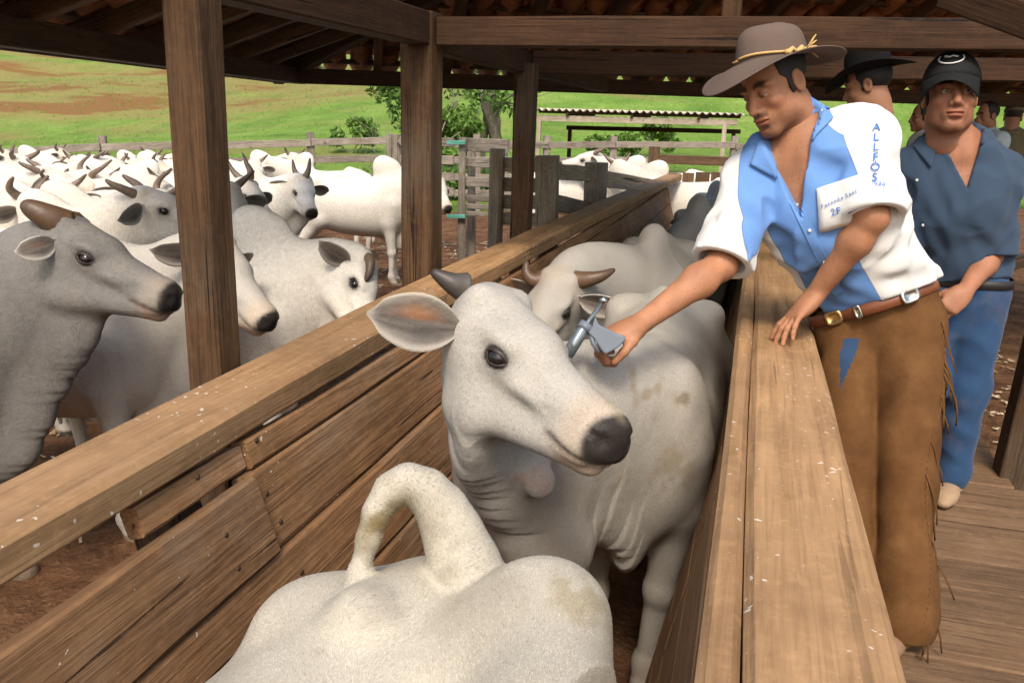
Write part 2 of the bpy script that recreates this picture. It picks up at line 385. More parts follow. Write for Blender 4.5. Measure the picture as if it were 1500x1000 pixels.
for r, (zt, zb) in enumerate(rows[:4]):
    for y in (1.42, 1.62, 3.35, 5.0):
        for dz in (.3, .7):
            z = zt+(zb-zt)*dz-.01
            if r == 0 and dz > .5: continue
            o = link('nail', nail_me, None, chute); o.matrix_parent_inverse = parent_inv(chute); o.location = (lwx(z)+(.03 if r in (1,) and y < 1.56 else .02 if r >= 2 and y < 3 else .002), y+random.uniform(-.02, .02), z+.004)
# gate at the far end of the chute
cg = empty('chute_gate', (-.4, 11.2, 0), 0, 'dark plank gate closing the far end of the chute', 'gate')
x = -1.08
while x < .2:
    w = random.uniform(.15, .2); board('plank', (x+w/2, 11.16, .1), (x+w/2, 11.16, 1.42+random.uniform(-.03, .03)), w-.018, .035, (0, -1, 0), M_DARKP, cg, seg=3); x += w
for z in (.4, 1.1): board('crossbar', (-1.08, 11.21, z), (.25, 11.21, z), .12, .05, (0, -1, 0), M_DARKP, cg)
board('header', (-1.3, 11.24, 1.57), (.4, 11.24, 1.57), .11, .09, (0, -1, 0), M_DARKP, cg)
for x in (-1.28, .38): board('gate_post', (x, 11.24, -.2), (x, 11.24, 1.72), .13, .12, (0, -1, 0), M_DARKP, cg)

# ------------------------------------------------------------------ walkway beside the chute
deck = empty('walkway', (.7, 3, 0), 0, 'raised brown plank walkway alongside the chute', 'walkway')
y = 1.0
k = 0
while y < 7.2:
    w = random.uniform(.2, .27); ex = 1.22+random.uniform(-.03, .03)
    board('plank', (.2, y+w/2, .525+random.uniform(-.004, .004)), (ex, y+w/2, .525+random.uniform(-.004, .004)), w-.008, .05, (0, 0, 1), M_DECK, deck, seg=5, jit=.003); y += w
for xx in (.32, 1.1): board('joist', (xx, .9, .45), (xx, 7.2, .45), .08, .1, (0, 0, 1), M_POST, deck)
for yy in (1.2, 3.2, 5.2, 7.2):
    for xx in (.32, 1.1): board('leg', (xx, yy, -.2), (xx, yy, .4), .1, .1, (0, 1, 0), M_POST, deck)

# ------------------------------------------------------------------ the roofed shed
shed = empty('cattle_shed', (0, 4, 0), 0, 'open timber shed with a tiled hipped roof on squared posts', 'shed')
PX = -1.34
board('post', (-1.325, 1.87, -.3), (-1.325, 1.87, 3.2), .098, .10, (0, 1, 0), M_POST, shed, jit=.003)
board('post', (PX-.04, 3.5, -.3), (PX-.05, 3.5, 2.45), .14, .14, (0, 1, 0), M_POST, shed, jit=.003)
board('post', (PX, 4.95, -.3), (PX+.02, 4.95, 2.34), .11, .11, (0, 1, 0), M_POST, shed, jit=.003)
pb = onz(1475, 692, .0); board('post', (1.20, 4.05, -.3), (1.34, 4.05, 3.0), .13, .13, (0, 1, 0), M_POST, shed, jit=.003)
EZ = 2.36
eA0 = np.array([-2.95, 1.2]); eB = onz(405, 108, EZ)[:2]; eC = onz(1500, 146, EZ)[:2]; eA = onz(0, 47, EZ)[:2]
dA = (eA-eB)/np.linalg.norm(eA-eB); eA0 = eA+dA*1.0; eC1 = eC+(eC-eB)/np.linalg.norm(eC-eB)*3
SL = .36
def roofplane(p, q):
    """inward normal-in-plan and the height function of the slope rising from eave p-q"""
    d = (q-p)/np.linalg.norm(q-p); n = np.array([d[1], -d[0]]); return d, n
dL, nL = roofplane(eA0, eB); dF, nF = roofplane(eB, eC1)
if nL[0] < 0: nL = -nL
if nF[1] > 0: nF = -nF
def P3(p, n, s, h=0): q = p+n*s; return Vector((q[0], q[1], EZ+SL*s+h))
slopeL_up = Vector((-nL[0]*SL, -nL[1]*SL, 1)).normalized(); slopeF_up = Vector((-nF[0]*SL, -nF[1]*SL, 1)).normalized()
hip = (nL-nF)      # line where both slopes are equal: nL.(p-eB)=nF.(p-eB)
hipd = np.array([hip[1], -hip[0]]); hipd = hipd/np.linalg.norm(hipd)
if hipd@nL < 0: hipd = -hipd
hs = hipd@nL       # rise rate of the hip
LL = np.linalg.norm(eB-eA0); LF = np.linalg.norm(eC1-eB)
SMAX = 4.2
def lim(u, along, n_other, d, p, n):
    """max slope distance s so that the point stays on its side of the hip"""
    best = SMAX
    for s in np.arange(0, SMAX, .05):
        q = p+d*u+n*s
        if (q-eB)@n_other < s-1e-6: return s
    return best
# eave plates and fascia
board('eave_plate', P3(eA0, nL, .22, -.1), P3(eB, nL, .22, -.1), .1, .13, (0, 0, 1), M_BEAM, shed)
board('eave_plate', P3(eB, nF, .22, -.1), P3(eC1, nF, .22, -.1), .1, .13, (0, 0, 1), M_BEAM, shed)
board('eave_board', P3(eA0, nL, 0, -.03), P3(eB, nL, 0, -.03), .03, .1, (0, 0, 1), M_BEAM, shed)
board('eave_board', P3(eB, nF, 0, -.03), P3(eC1, nF, 0, -.03), .03, .1, (0, 0, 1), M_BEAM, shed)
board('hip_rafter', P3(eB, hipd, 0, -.02), Vector((*(eB+hipd*5.2), EZ+SL*hs*5.2-.06)), .1, .15, (0, 0, 1), M_BEAM, shed)
for p, d, n, no, L, up in ((eA0, dL, nL, nF, LL, slopeL_up), (eB, dF, nF, nL, LF, slopeF_up)):
    u = .25
    while u < L:
        s = lim(u, None, no, d, p, n)
        if s > .5: board('rafter', P3(p+d*u, n, .02, 0), P3(p+d*u, n, s, 0), .075, .11, up, M_RAFT, shed)
        u += .62+random.uniform(-.03, .03)
    for s in np.arange(.12, SMAX, .36):
        # clip the batten to the hip
        us = [u for u in np.arange(0, L, .05) if lim(u, None, no, d, p, n) >= s]
        if len(us) > 6: board('batten', P3(p+d*us[0], n, s, .075), P3(p+d*us[-1], n, s, .075), .05, .035, up, M_RAFT, shed, seg=6)
# clay tiles: trough tiles seen from below as parts, their covers joined
m = MT('clay_tile', .85, .2); v = m.coord(); vr, rd = m.rnd(v)
c = m.ramp(m.noise(vr, 9, 5, .6), [(.3, (.22, .085, .04)), (.55, (.42, .18, .085)), (.75, (.5, .25, .13))])
c = m.mix(m.ramp(rd, [(.0, .0), (1.0, .55)]), c, (.15, .07, .04))
M_TILE = m.done(c, m.bump(m.noise(vr, 40, 4), .3, .004))
def tile_geo(L, r0, r1, arc, thick, sgn):
    v, f = [], []; n = 6
    for x, r in ((0, r0), (L, r1)):
        for rr in (r, r-thick):
            for k in range(n+1):
                t = -arc/2+arc*k/n; v.append((x, math.sin(t)*rr, sgn*(rr*math.cos(t)-r*math.cos(arc/2))))
    m_ = n+1
    for k in range(n):
        f += [(k, k+1, 2*m_+k+1, 2*m_+k), (m_+k+1, m_+k, 3*m_+k, 3*m_+k+1), (k+1, k, m_+k, m_+k+1), (2*m_+k, 2*m_+k+1, 3*m_+k+1, 3*m_+k)]
    f += [(0, 2*m_, 3*m_, m_), (n, m_+n, 3*m_+n, 2*m_+n)]
    return v, f
tv, tf = tile_geo(.46, .115, .095, 2.5, .013, -1); tile_me = mesh('tile', tv, tf, True); tile_me.materials.append(M_TILE)
cv, cf = tile_geo(.46, .095, .115, 2.5, .013, 1)
cand, covers, rest = [], [], []
for p, d, n, no, L, up in ((eA0, dL, nL, nF, LL, slopeL_up), (eB, dF, nF, nL, LF, slopeF_up)):
    xdir = Vector((n[0], n[1], SL)).normalized(); ydir = up.cross(xdir)
    for u in np.arange(.05, L, .235):
        sm = lim(u, None, no, d, p, n)
        for s in np.arange(-.08, SMAX-.3, .38):
            if s > sm+.1: continue
            for kind in (0, 1):
                uu = u+kind*.117
                o = P3(p+d*uu, n, s, .125+(.045 if kind else 0)+random.uniform(-.006, .006))
                tilt = random.uniform(-.03, .03); xd = (xdir+up*.03+ydir*tilt).normalized(); zd = (up-xd*up.dot(xd)).normalized()
                mt = Matrix((xd, zd.cross(xd), zd)).transposed().to_4x4(); mt.translation = o
                if kind: covers.append((cv, cf, mt))
                else: cand.append((mt, (o-Vector(CO)).length))
                pxy = proj(np.array(o)+[0, 0, 0])
cand.sort(key=lambda c: c[1])
vis = []
for mt, dist in cand:
    q = proj(np.array(mt.translation)); ok = q[2] > .3 and -120 < q[0] < 1620 and -140 < q[1] < 200
    (vis if ok and len(vis) < 300 else rest).append(mt)
big = [([mt @ Vector(p) for p in v_], f_) for v_, f_, mt in covers]+[([mt @ Vector(p) for p in tv], tf) for mt in rest]
tr = link('tile_roof', mesh('tile_roof', *join(big), True), M_TILE, shed); tr.matrix_parent_inverse = parent_inv(shed); tag(tr, kind='stuff')
for mt in vis:
    o = link('tile', tile_me, None, tr); o.matrix_local = mt
# main beams
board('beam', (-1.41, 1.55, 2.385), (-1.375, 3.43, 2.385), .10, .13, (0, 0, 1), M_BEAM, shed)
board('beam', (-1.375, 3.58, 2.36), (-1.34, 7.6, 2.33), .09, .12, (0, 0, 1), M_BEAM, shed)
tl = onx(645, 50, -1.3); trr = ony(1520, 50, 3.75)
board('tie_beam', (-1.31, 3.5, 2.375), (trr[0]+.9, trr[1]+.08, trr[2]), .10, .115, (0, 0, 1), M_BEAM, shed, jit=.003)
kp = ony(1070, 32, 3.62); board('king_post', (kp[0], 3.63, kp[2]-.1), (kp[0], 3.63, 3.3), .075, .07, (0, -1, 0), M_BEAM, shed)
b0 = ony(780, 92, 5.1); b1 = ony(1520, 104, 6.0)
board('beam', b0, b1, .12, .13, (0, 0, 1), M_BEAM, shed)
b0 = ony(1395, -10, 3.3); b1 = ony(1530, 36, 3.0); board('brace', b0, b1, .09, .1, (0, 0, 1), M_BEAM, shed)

# ------------------------------------------------------------------ fences
def fence(pts, tops, label, nrails=4, spacing=2.0, dim=(.16, .13), rail=(.15, .045), mat=None, extra=.12):
    c = np.mean(pts, 0); root = empty('corral_fence', (c[0], c[1], float(gz(c[0], c[1]))), 0, label, 'fence'); mat = mat or M_GREY
    for i in range(len(pts)-1):
        a, b = np.array(pts[i]), np.array(pts[i+1]); L = np.linalg.norm(b-a); nseg = max(1, round(L/spacing)); d = (b-a)/L; nrm = np.array([d[1], -d[0]])
        for k in range(nseg):
            p = a+d*L*k/nseg; q = a+d*L*(k+1)/nseg; tp = tops[i]+(tops[i+1]-tops[i])*k/nseg; tq = tops[i]+(tops[i+1]-tops[i])*(k+1)/nseg
            g = float(gz(p[0], p[1]))
            board('post', (p[0], p[1], g-.3), (p[0]+random.uniform(-.03, .03), p[1], tp+extra+random.uniform(-.06, .06)), dim[0], dim[1], (*nrm, 0), mat, root, seg=3, jit=.006, ch=.02)
            for r in range(nrails):
                f_ = (r/nrails)*.92; gp, gq_ = float(gz(p[0], p[1])), float(gz(q[0], q[1]))
                z0 = tp-.07-(tp-gp)*f_; z1 = tq-.07-(tq-gq_)*f_
                o3 = nrm*(dim[1]/2+.026)*(1 if nrm@(-c) > 0 else -1)
                board('rail', (p[0]+o3[0]+d[0]*.01, p[1]+o3[1]+d[1]*.01, z0+random.uniform(-.02, .02)), (q[0]+o3[0]-d[0]*.01, q[1]+o3[1]-d[1]*.01, z1+random.uniform(-.02, .02)), rail[1], rail[0], (0, 0, 1), mat, root, seg=4, jit=.006)
    return root
fence([p[:2] for p in FENCE_T], [p[2] for p in FENCE_T], 'long weathered grey rail fence at the foot of the green hill', 4, 2.1)
# corral corner near the chute: heavy posts and rails
root = empty('corral_fence', (-2, 9, 0), 0, 'short weathered fence with massive leaning posts beside the chute', 'fence')
def heavy(x0, x1, ytop, ybase, Y, lean=0.0, mat=None, depth=.14, name='post'):
    a = ony((x0+x1)/2, ytop, Y); w = (ony(x1, ytop, Y)-ony(x0, ytop, Y))[0]
    board(name, (a[0]-lean, Y, -.3), (a[0], Y, a[2]), w, depth, (0, 1, 0), mat or M_WEATH, root, seg=5, jit=.008, ch=.025)
    return a
heavy(720, 738, 218, 345, 8.0); heavy(787, 817, 228, 330, 7.6, -.06, depth=.2); heavy(858, 889, 238, 300, 8.8, 0, M_GREY, .2)
for ya, yb, h in ((233, 246, .13), (262, 276, .13), (288, 300, .13), (312, 326, .12)):
    a, b = ony(738, ya+8, 8.05), ony(790, yb-4, 7.75); board('rail', a, b, .045, h, (0, 0, 1), M_WEATH, root, seg=4, jit=.006)
for ya, yb in ((246, 255), (292, 306)):
    a, b = ony(812, ya+5, 7.75), ony(862, yb, 8.7); board('rail', a, b, .05, .15, (0, 0, 1), M_WEATH, root, seg=4, jit=.006)
for ya, yb in ((262, 276), (300, 308)):
    a, b = ony(886, ya, 8.9), ony(975, yb, 10.9); board('rail', a, b, .05, .16, (0, 0, 1), M_WEATH, root, seg=4, jit=.006)
# gate between the yards: pale upright frame with teal hinge boards, and its rails
root = empty('yard_gate', (-3.6, 11, 0), 0, 'grey slatted yard gate with two faded teal crossboards', 'gate')
heavy(672, 683, 201, 320, 10.8, 0, M_GREY, .05, 'upright'); heavy(686, 698, 212, 300, 11.2, 0, M_GREY, .06, 'upright')
for yy in (209, 317):
    a, b = ony(655, yy, 10.72), ony(682, yy, 10.72); board('teal_crossboard', a, b, .04, .055, (0, 0, 1), M_TEAL, root, seg=2)
for yy, h in ((212, .17), (237, .13), (266, .12), (290, .08), (302, .06), (313, .06)):
    a, b = ony(684, yy, 10.9), ony(745, yy+3, 10.5); board('rail', a, b, .045, h, (0, 0, 1), M_GREY, root, seg=3, jit=.006)
root = empty('hinged_gate', (-4.6, 12.5, 0), 0, 'grey timber gate with a diagonal brace beside the roofed post', 'gate')
heavy(566, 573, 196, 262, 12.6, 0, M_GREY, .08, 'upright'); heavy(575, 586, 197, 262, 12.55, 0, M_GREY, .08, 'upright')
a, b = ony(586, 203, 12.5), ony(660, 285, 12.5); board('brace', a, b, .04, .13, (0, 0, 1), M_GREY, root, seg=3)
for yy in (208, 234, 258, 280):
    a, b = ony(586, yy, 12.55), ony(665, yy+1, 12.4); board('rail', a, b, .045, .13, (0, 0, 1), M_GREY, root, seg=3, jit=.006)

# ------------------------------------------------------------------ small roof with corrugated sheets in the far yard
hut = empty('sheet_roof_shelter', (2, 20, 0), 0, 'low open shelter with a wavy corrugated sheet roof beyond the fence', 'shelter')
m = MT('fibre_cement', .9, .1); M_FIBRE = m.done(m.ramp(m.noise(m.coord(), 6, 6), [(.3, (.3, .26, .2)), (.7, (.55, .5, .4))]))
Ys = 24.0
h0, h1 = ony(770, 160, Ys), ony(1092, 168, Ys); hz0, hz1 = h0[2], h1[2]
wave, n = [], 220; Lh = h1[0]-h0[0]
for i in range(n+1):
    t = i/n; x = h0[0]+Lh*t; z = hz0+(hz1-hz0)*t+.035*math.cos(i/n*Lh/.195*2*math.pi)
    wave.append((x, z))
sv = []; 
for (x, z) in wave: sv += [(x, Ys-.05, z+.012), (x, Ys+4.2, z+.03), (x, Ys-.05, z), (x, Ys+4.2, z+.018)]
sf = []
for i in range(n):
    a, b = i*4, i*4+4; sf += [(a, b, b+1, a+1), (a+2, a+3, b+3, b+2), (a, a+2, b+2, b), (a+1, b+1, b+3, a+3)]
o = link('corrugated_sheet', mesh('corrugated_sheet', sv, sf, True), M_FIBRE, hut); o.matrix_parent_inverse = parent_inv(hut)
a, b = ony(785, 173, Ys+.1), ony(1080, 180, Ys+.1); board('fascia_board', a, b, .05, .17, (0, 0, 1), M_PALE, hut, seg=6)
a, b = ony(790, 163, Ys+.25), ony(1085, 171, Ys+.25); board('purlin', a, b, .08, .1, (0, 0, 1), M_POST, hut, seg=4)
a, b = ony(830, 187, Ys+2.8), ony(1085, 193, Ys+2.8); board('purlin', a, b, .08, .13, (0, 0, 1), M_BEAM, hut, seg=4)
for xx, yt, Y in ((790, 176, Ys+.12), (1062, 180, Ys+.12), (835, 188, Ys+2.8), (1075, 192, Ys+2.8)):
    a = ony(xx, yt, Y); board('post', (a[0], Y, float(gz(a[0], Y))-.3), (a[0], Y, a[2]), .11, .1, (0, 1, 0), M_PALE if Y < 25 else M_BEAM, hut, seg=3)
for t in (.2, .5, .8):
    x = h0[0]+Lh*t; zc = hz0+(hz1-hz0)*t; board('rafter', (x, Ys, zc-.12), (x, Ys+4.1, zc-.09), .07, .1, (0, 0, 1), M_BEAM, hut, seg=2)

# ------------------------------------------------------------------ low plank platform behind the walkway
plat = empty('plank_platform', (2.6, 7, 0), 0, 'low sunlit plank platform on short legs behind the man in navy', 'platform')
pz = .55
c0 = onz(1290, 422, pz); c1 = onz(1520, 380, pz)
p0 = onz(1292, 425, pz)[:2]; p1 = onz(1500, 375, pz)[:2]; ed = (p1-p0)/np.linalg.norm(p1-p0); en = np.array([-ed[1], ed[0]])
if en[1] < 0: en = -en
for i in range(22):
    q = p0+en*(.1+i*.2); board('plank', (*q, pz-.02), (*(q+ed*4.0), pz-.02), .19, .04, (0, 0, 1), M_DECK, plat, seg=5)
for s in (.15, 1.2, 2.4):
    for e_ in (.15, 2, 4):
        q = p0+ed*s+en*e_; board('leg', (*q, -.2), (*q, pz-.045), .11, .11, (0, 1, 0), M_GREY, plat, seg=2)
board('apron', (*p0, pz-.1), (*(p0+ed*3.8), pz-.1), .04, .1, (0, 0, 1), M_DECK, plat)

# ------------------------------------------------------------------ trees and shrubs beyond the fence
m = MT('bark', .95, .1); v = m.coord((6, 6, 1.2)); nn = m.noise(v, 2.5, 6, .7)
M_BARK = m.done(m.ramp(nn, [(.3, (.1, .08, .06)), (.7, (.3, .26, .21))]), m.bump(nn, .8, .05))
def leafmat(name, a, b, c):
    m = MT(name, .6, .3); gi = m.node('ShaderNodeNewGeometry')
    col = m.ramp(gi.outputs['Random Per Island'], [(0, a), (.5, b), (1, c)])
    m.b.inputs['Transmission Weight'].default_value = 0
    tr_ = m.node('ShaderNodeBsdfTranslucent'); m.l.new(col, tr_.inputs[0]); mx = m.node('ShaderNodeMixShader'); mx.inputs[0].default_value = .3
    m.l.new(m.b.outputs[0], mx.inputs[1]); m.l.new(tr_.outputs[0], mx.inputs[2]); m.l.new(mx.outputs[0], m.n['Material Output'].inputs[0]); m.done(col); return m.m
M_LEAF = leafmat('leaves', (.035, .085, .015), (.07, .15, .025), (.15, .24, .05))
M_LEAF2 = leafmat('bush_leaves', (.06, .13, .02), (.12, .22, .035), (.2, .31, .06))
def leaves(centres, radii, count, size):
    C = np.asarray(centres); R = np.asarray(radii); w = R**2; w = w/w.sum(); k = RNG.choice(len(C), count, p=w)
    d = RNG.normal(size=(count, 3)); d /= np.linalg.norm(d, axis=1)[:, None]; p = C[k]+d*(R[k]*RNG.uniform(.35, 1.0, count)**.6)[:, None]*np.array([1, 1, .8])
    a = RNG.normal(size=(count, 3)); a /= np.linalg.norm(a, axis=1)[:, None]; b = np.cross(a, RNG.normal(size=(count, 3))); b /= np.linalg.norm(b, axis=1)[:, None]
    s = (size*RNG.uniform(.5, 1.4, count))[:, None]
    V = np.stack([p-a*s, p+b*s*.45, p+a*s, p-b*s*.45], 1).reshape(-1, 3); return V, np.arange(count*4).reshape(-1, 4)
def branch(p, d, L, r, depth, out, tips, spread=.6, rnd=random):
    d = Vector(d).normalized(); pts = [Vector(p)]; rs = [r]; q = Vector(p); n = 5
    for i in range(n):
        d = (d+Vector((rnd.gauss(0, .13), rnd.gauss(0, .13), rnd.gauss(.04, .1)))).normalized(); q = q+d*L/n; pts.append(q.copy()); rs.append(r*(1-.55*(i+1)/n))
    out.append(tube(pts, rs, 7)); tips.append((q.copy(), L))
    if depth > 0:
        for k in range(rnd.choice((2, 3, 3))):
            i = rnd.randint(2, n); dd_ = (d+Vector((rnd.gauss(0, spread), rnd.gauss(0, spread), rnd.gauss(.1, spread*.7)))).normalized()
            branch(pts[i], dd_, L*rnd.uniform(.55, .8), rs[i]*.65, depth-1, out, tips, spread, rnd)
def tree(name, base, trunks, label, leafn, leafs, seed, cat='tree', depth=3, crown=True, shift=(0, 0, 0), mat=None, spread=.6):
    rnd = random.Random(seed); root = empty(name, base, 0, label, cat); out, tips = [], []
    for (off, d, L, r) in trunks: branch(Vector(off), d, L, r, depth, out, tips, spread, rnd)
    link('trunk', mesh('trunk', *join(out), True), M_BARK, root)
    if crown:
        C = [t[0]+Vector(shift) for t in tips if t[1] < trunks[0][2]*.8]; R = [max(.25, t[1]*.55) for t in tips if t[1] < trunks[0][2]*.8]
        V, Q = leaves(C, R, leafn, leafs); link('crown', mesh_np('crown', V, Q, False), mat or M_LEAF, root)
    return root
def on_ground(px, dep):
    p = atd(px, 190, dep); return (p[0], p[1], float(gz(p[0], p[1]))-.05)
tree('tree', on_ground(722, 25), [((-.35, 0, 0), (-.06, 0, 1), 2.6, .17), ((.32, .2, 0), (.02, 0, 1), 3.0, .26), ((-.5, -.2, .6), (-.7, -.1, .75), 1.6, .09)], 'leafy tree with two thick grey trunks behind the yard gate', 5200, .10, 4, depth=3, spread=.42, shift=(-.75, 0, .1))
tree('tree', on_ground(672, 24), [((0, 0, 0), (-.1, 0, 1), 1.2, .06), ((.1, 0, 0), (.35, -.1, 1), 1.1, .05)], 'slender bright green young tree left of the two trunks', 3800, .1, 12, depth=2, mat=M_LEAF2)
tree('bare_tree', on_ground(618, 23), [((0, 0, 0), (-.55, 0, .8), 1.7, .06), ((.1, 0, 0), (-.15, 0, 1), 1.9, .06), ((0, .1, 0), (-.9, 0, .35), 1.5, .045)], 'leafless tree with thin bare branches behind the roof post', 0, .1, 21, depth=3, crown=False, spread=.45)
for px, dep, s, lab in ((515, 30, .9, 'round green bush on the slope behind the white cow'), (520, 21, .5, 'low leafy weed clump at the foot of the fence'), (640, 21.5, .55, 'leafy shrub by the fence beside the braced gate'), (697, 21.5, .5, 'dark green shrub seen through the yard gate'), (955, 31, 1.0, 'sprawling green shrub under the sheet roof shelter'), (900, 30, .8, 'smaller green shrub left of the sprawling one under the shelter'), (480, 60, .8, 'small dark shrub alone on the open hillside')):
    b = on_ground(px, dep); tree('shrub', b, [((0, 0, 0), (random.uniform(-.3, .3), 0, 1), s*.8, .025), ((.1, .1, 0), (.5, .2, .8), s*.7, .02), ((-.1, 0, 0), (-.6, -.1, .7), s*.7, .02)], lab, int(1500*s+500), .09, int(px), 'shrub', 2, mat=M_LEAF2)
# ------------------------------------------------------------------ organic shapes: distance fields meshed with OpenVDB
import openvdb
def smin(a, b, k):
    h = np.clip(.5+.5*(b-a)/k, 0, 1); return b+(a-b)*h-k*h*(1-h)
def smax(a, b, k): return -smin(-a, -b, k)
def ell(p, c, r):
    x, y, z = (p[0]-c[0])/r[0], (p[1]-c[1])/r[1], (p[2]-c[2])/r[2]
    k0 = np.sqrt(x*x+y*y+z*z); x, y, z = x/r[0], y/r[1], z/r[2]
    return k0*(k0-1)/(np.sqrt(x*x+y*y+z*z)+1e-6)
def cone(p, a, b, ra, rb, flat=None):
    """round cone; flat=(unit vector, factor<1) squashes along the vector"""
    a = np.asarray(a, float); b = np.asarray(b, float); q = [p[i]-a[i] for i in range(3)]; d = b-a; s = 1.0
    if flat is not None:
        n, s = np.asarray(flat[0], float), flat[1]; n = n/np.linalg.norm(n); t = (q[0]*n[0]+q[1]*n[1]+q[2]*n[2])*(1/s-1)
        q = [q[i]+n[i]*t for i in range(3)]; d = d+n*(n@d)*(1/s-1)
    L2 = d@d+1e-9; h = np.clip((q[0]*d[0]+q[1]*d[1]+q[2]*d[2])/L2, 0, 1)
    e = np.sqrt((q[0]-d[0]*h)**2+(q[1]-d[1]*h)**2+(q[2]-d[2]*h)**2)-(ra+(rb-ra)*h)
    return e*(s if s < 1 else 1)
class Field:
    def __init__(s, lo, hi, h):
        s.lo = np.asarray(lo, float); s.h = h; s.n = np.ceil((np.asarray(hi, float)-s.lo)/h).astype(int)+1
        s.ax = [(s.lo[i]+np.arange(s.n[i])*h).astype(np.float32) for i in range(3)]; s.F = np.full(s.n, .3, np.float32)
    def box(s, lo, hi):
        i0 = np.clip(np.floor((np.asarray(lo)-s.lo)/s.h).astype(int), 0, s.n); i1 = np.clip(np.ceil((np.asarray(hi)-s.lo)/s.h).astype(int)+1, 0, s.n)
        sl = tuple(slice(a, b) for a, b in zip(i0, i1))
        p = (s.ax[0][sl[0]][:, None, None], s.ax[1][sl[1]][None, :, None], s.ax[2][sl[2]][None, None, :]); return sl, p
    def put(s, fn, lo, hi, k=.02, op='add'):
        sl, p = s.box(lo, hi)
        if min(x.stop-x.start for x in sl) <= 0: return
        d = fn(p); o = s.F[sl]
        s.F[sl] = smin(o, d, k) if op == 'add' else smax(o, -d, k) if op == 'sub' else np.minimum(o, d)
    def cone(s, a, b, ra, rb, k=.03, flat=None, op='add'):
        m = max(ra, rb)+k+4*s.h+.01; a = np.asarray(a, float); b = np.asarray(b, float)
        s.put(lambda p: cone(p, a, b, ra, rb, flat), np.minimum(a, b)-m, np.maximum(a, b)+m, k, op)
    def chain(s, pts, rs, k=.03, flat=None):
        for i in range(len(pts)-1): s.cone(pts[i], pts[i+1], rs[i], rs[i+1], k, flat)
    def ell(s, c, r, k=.03, op='add', R=None):
        c = np.asarray(c, float); m = max(r)+k+4*s.h
        def fn(p):
            if R is None: return ell(p, c, r)
            q = [p[i]-c[i] for i in range(3)]; q = [R[0][j]*q[0]+R[1][j]*q[1]+R[2][j]*q[2] for j in range(3)]; return ell(q, (0, 0, 0), r)
        s.put(fn, c-m, c+m, k, op)
    def mesh(s):
        g = openvdb.FloatGrid(.3); g.copyFromArray(s.F)
        pts, quads = g.convertToQuads(isovalue=0.0); V = pts*s.h+s.lo
        return V.astype(np.float32), quads.astype(np.int32)
def drop_bits(V, Q):
    """keep the largest connected piece"""
    n = len(V); lab = np.arange(n)
    while True:
        mn = lab[Q].min(1); new = lab.copy(); np.minimum.at(new, Q.ravel(), np.repeat(mn, Q.shape[1])); new = new[new]
        if (new == lab).all(): break
        lab = new
    u, c = np.unique(lab[Q[:, 0]], return_counts=True); keep = u[c.argmax()]; m = lab == keep
    ix = np.cumsum(m)-1; return V[m], ix[Q[m[Q[:, 0]]]]
class Sines:
    """cheap smooth 3-D noise"""
    def __init__(s, scale, seed=0, n=14):
        r = np.random.default_rng(seed); s.k = r.normal(size=(n, 3))*scale; s.p = r.uniform(0, 6.283, n)
    def __call__(s, p):
        o = 0
        for k, ph in zip(s.k, s.p): o = o+np.sin(p[0]*k[0]+p[1]*k[1]+p[2]*k[2]+ph)
        return o/math.sqrt(len(s.p)/2)
def unit(v): v = np.asarray(v, float); return v/np.linalg.norm(v)
def frm(x, up):
    x = unit(x); z = np.asarray(up, float); z = unit(z-x*(z@x)); return np.stack([x, np.cross(z, x), z], 1)   # columns x,y,z

# ---- cattle.  Local axes: x forward, y to the animal's left, z up; ground at z=0
BX = [-.84, -.80, -.72, -.55, -.30, 0, .25, .45, .60, .70]
BT = [1.14, 1.24, 1.295, 1.335, 1.315, 1.295, 1.31, 1.335, 1.26, 1.10]
BB = [1.05, .92, .82, .74, .66, .61, .60, .63, .74, .92]
BW = [.03, .11, .19, .255, .285, .30, .27, .225, .16, .05]
def spl(xs, ys):
    xs = np.array(xs); ys = np.array(ys)
    def f(x):
        i = np.clip(np.searchsorted(xs, x)-1, 0, len(xs)-2); t = np.clip((x-xs[i])/(xs[i+1]-xs[i]), 0, 1); mS = np.gradient(ys, xs)
        h = xs[i+1]-xs[i]; return ys[i]*(1+2*t)*(1-t)**2+mS[i]*h*t*(1-t)**2+ys[i+1]*t*t*(3-2*t)+mS[i+1]*h*t*t*(t-1)
    return f
fBT, fBB, fBW = spl(BX, BT), spl(BX, BB), spl(BX, BW)
EYE = np.array([.175, .098, -.058])
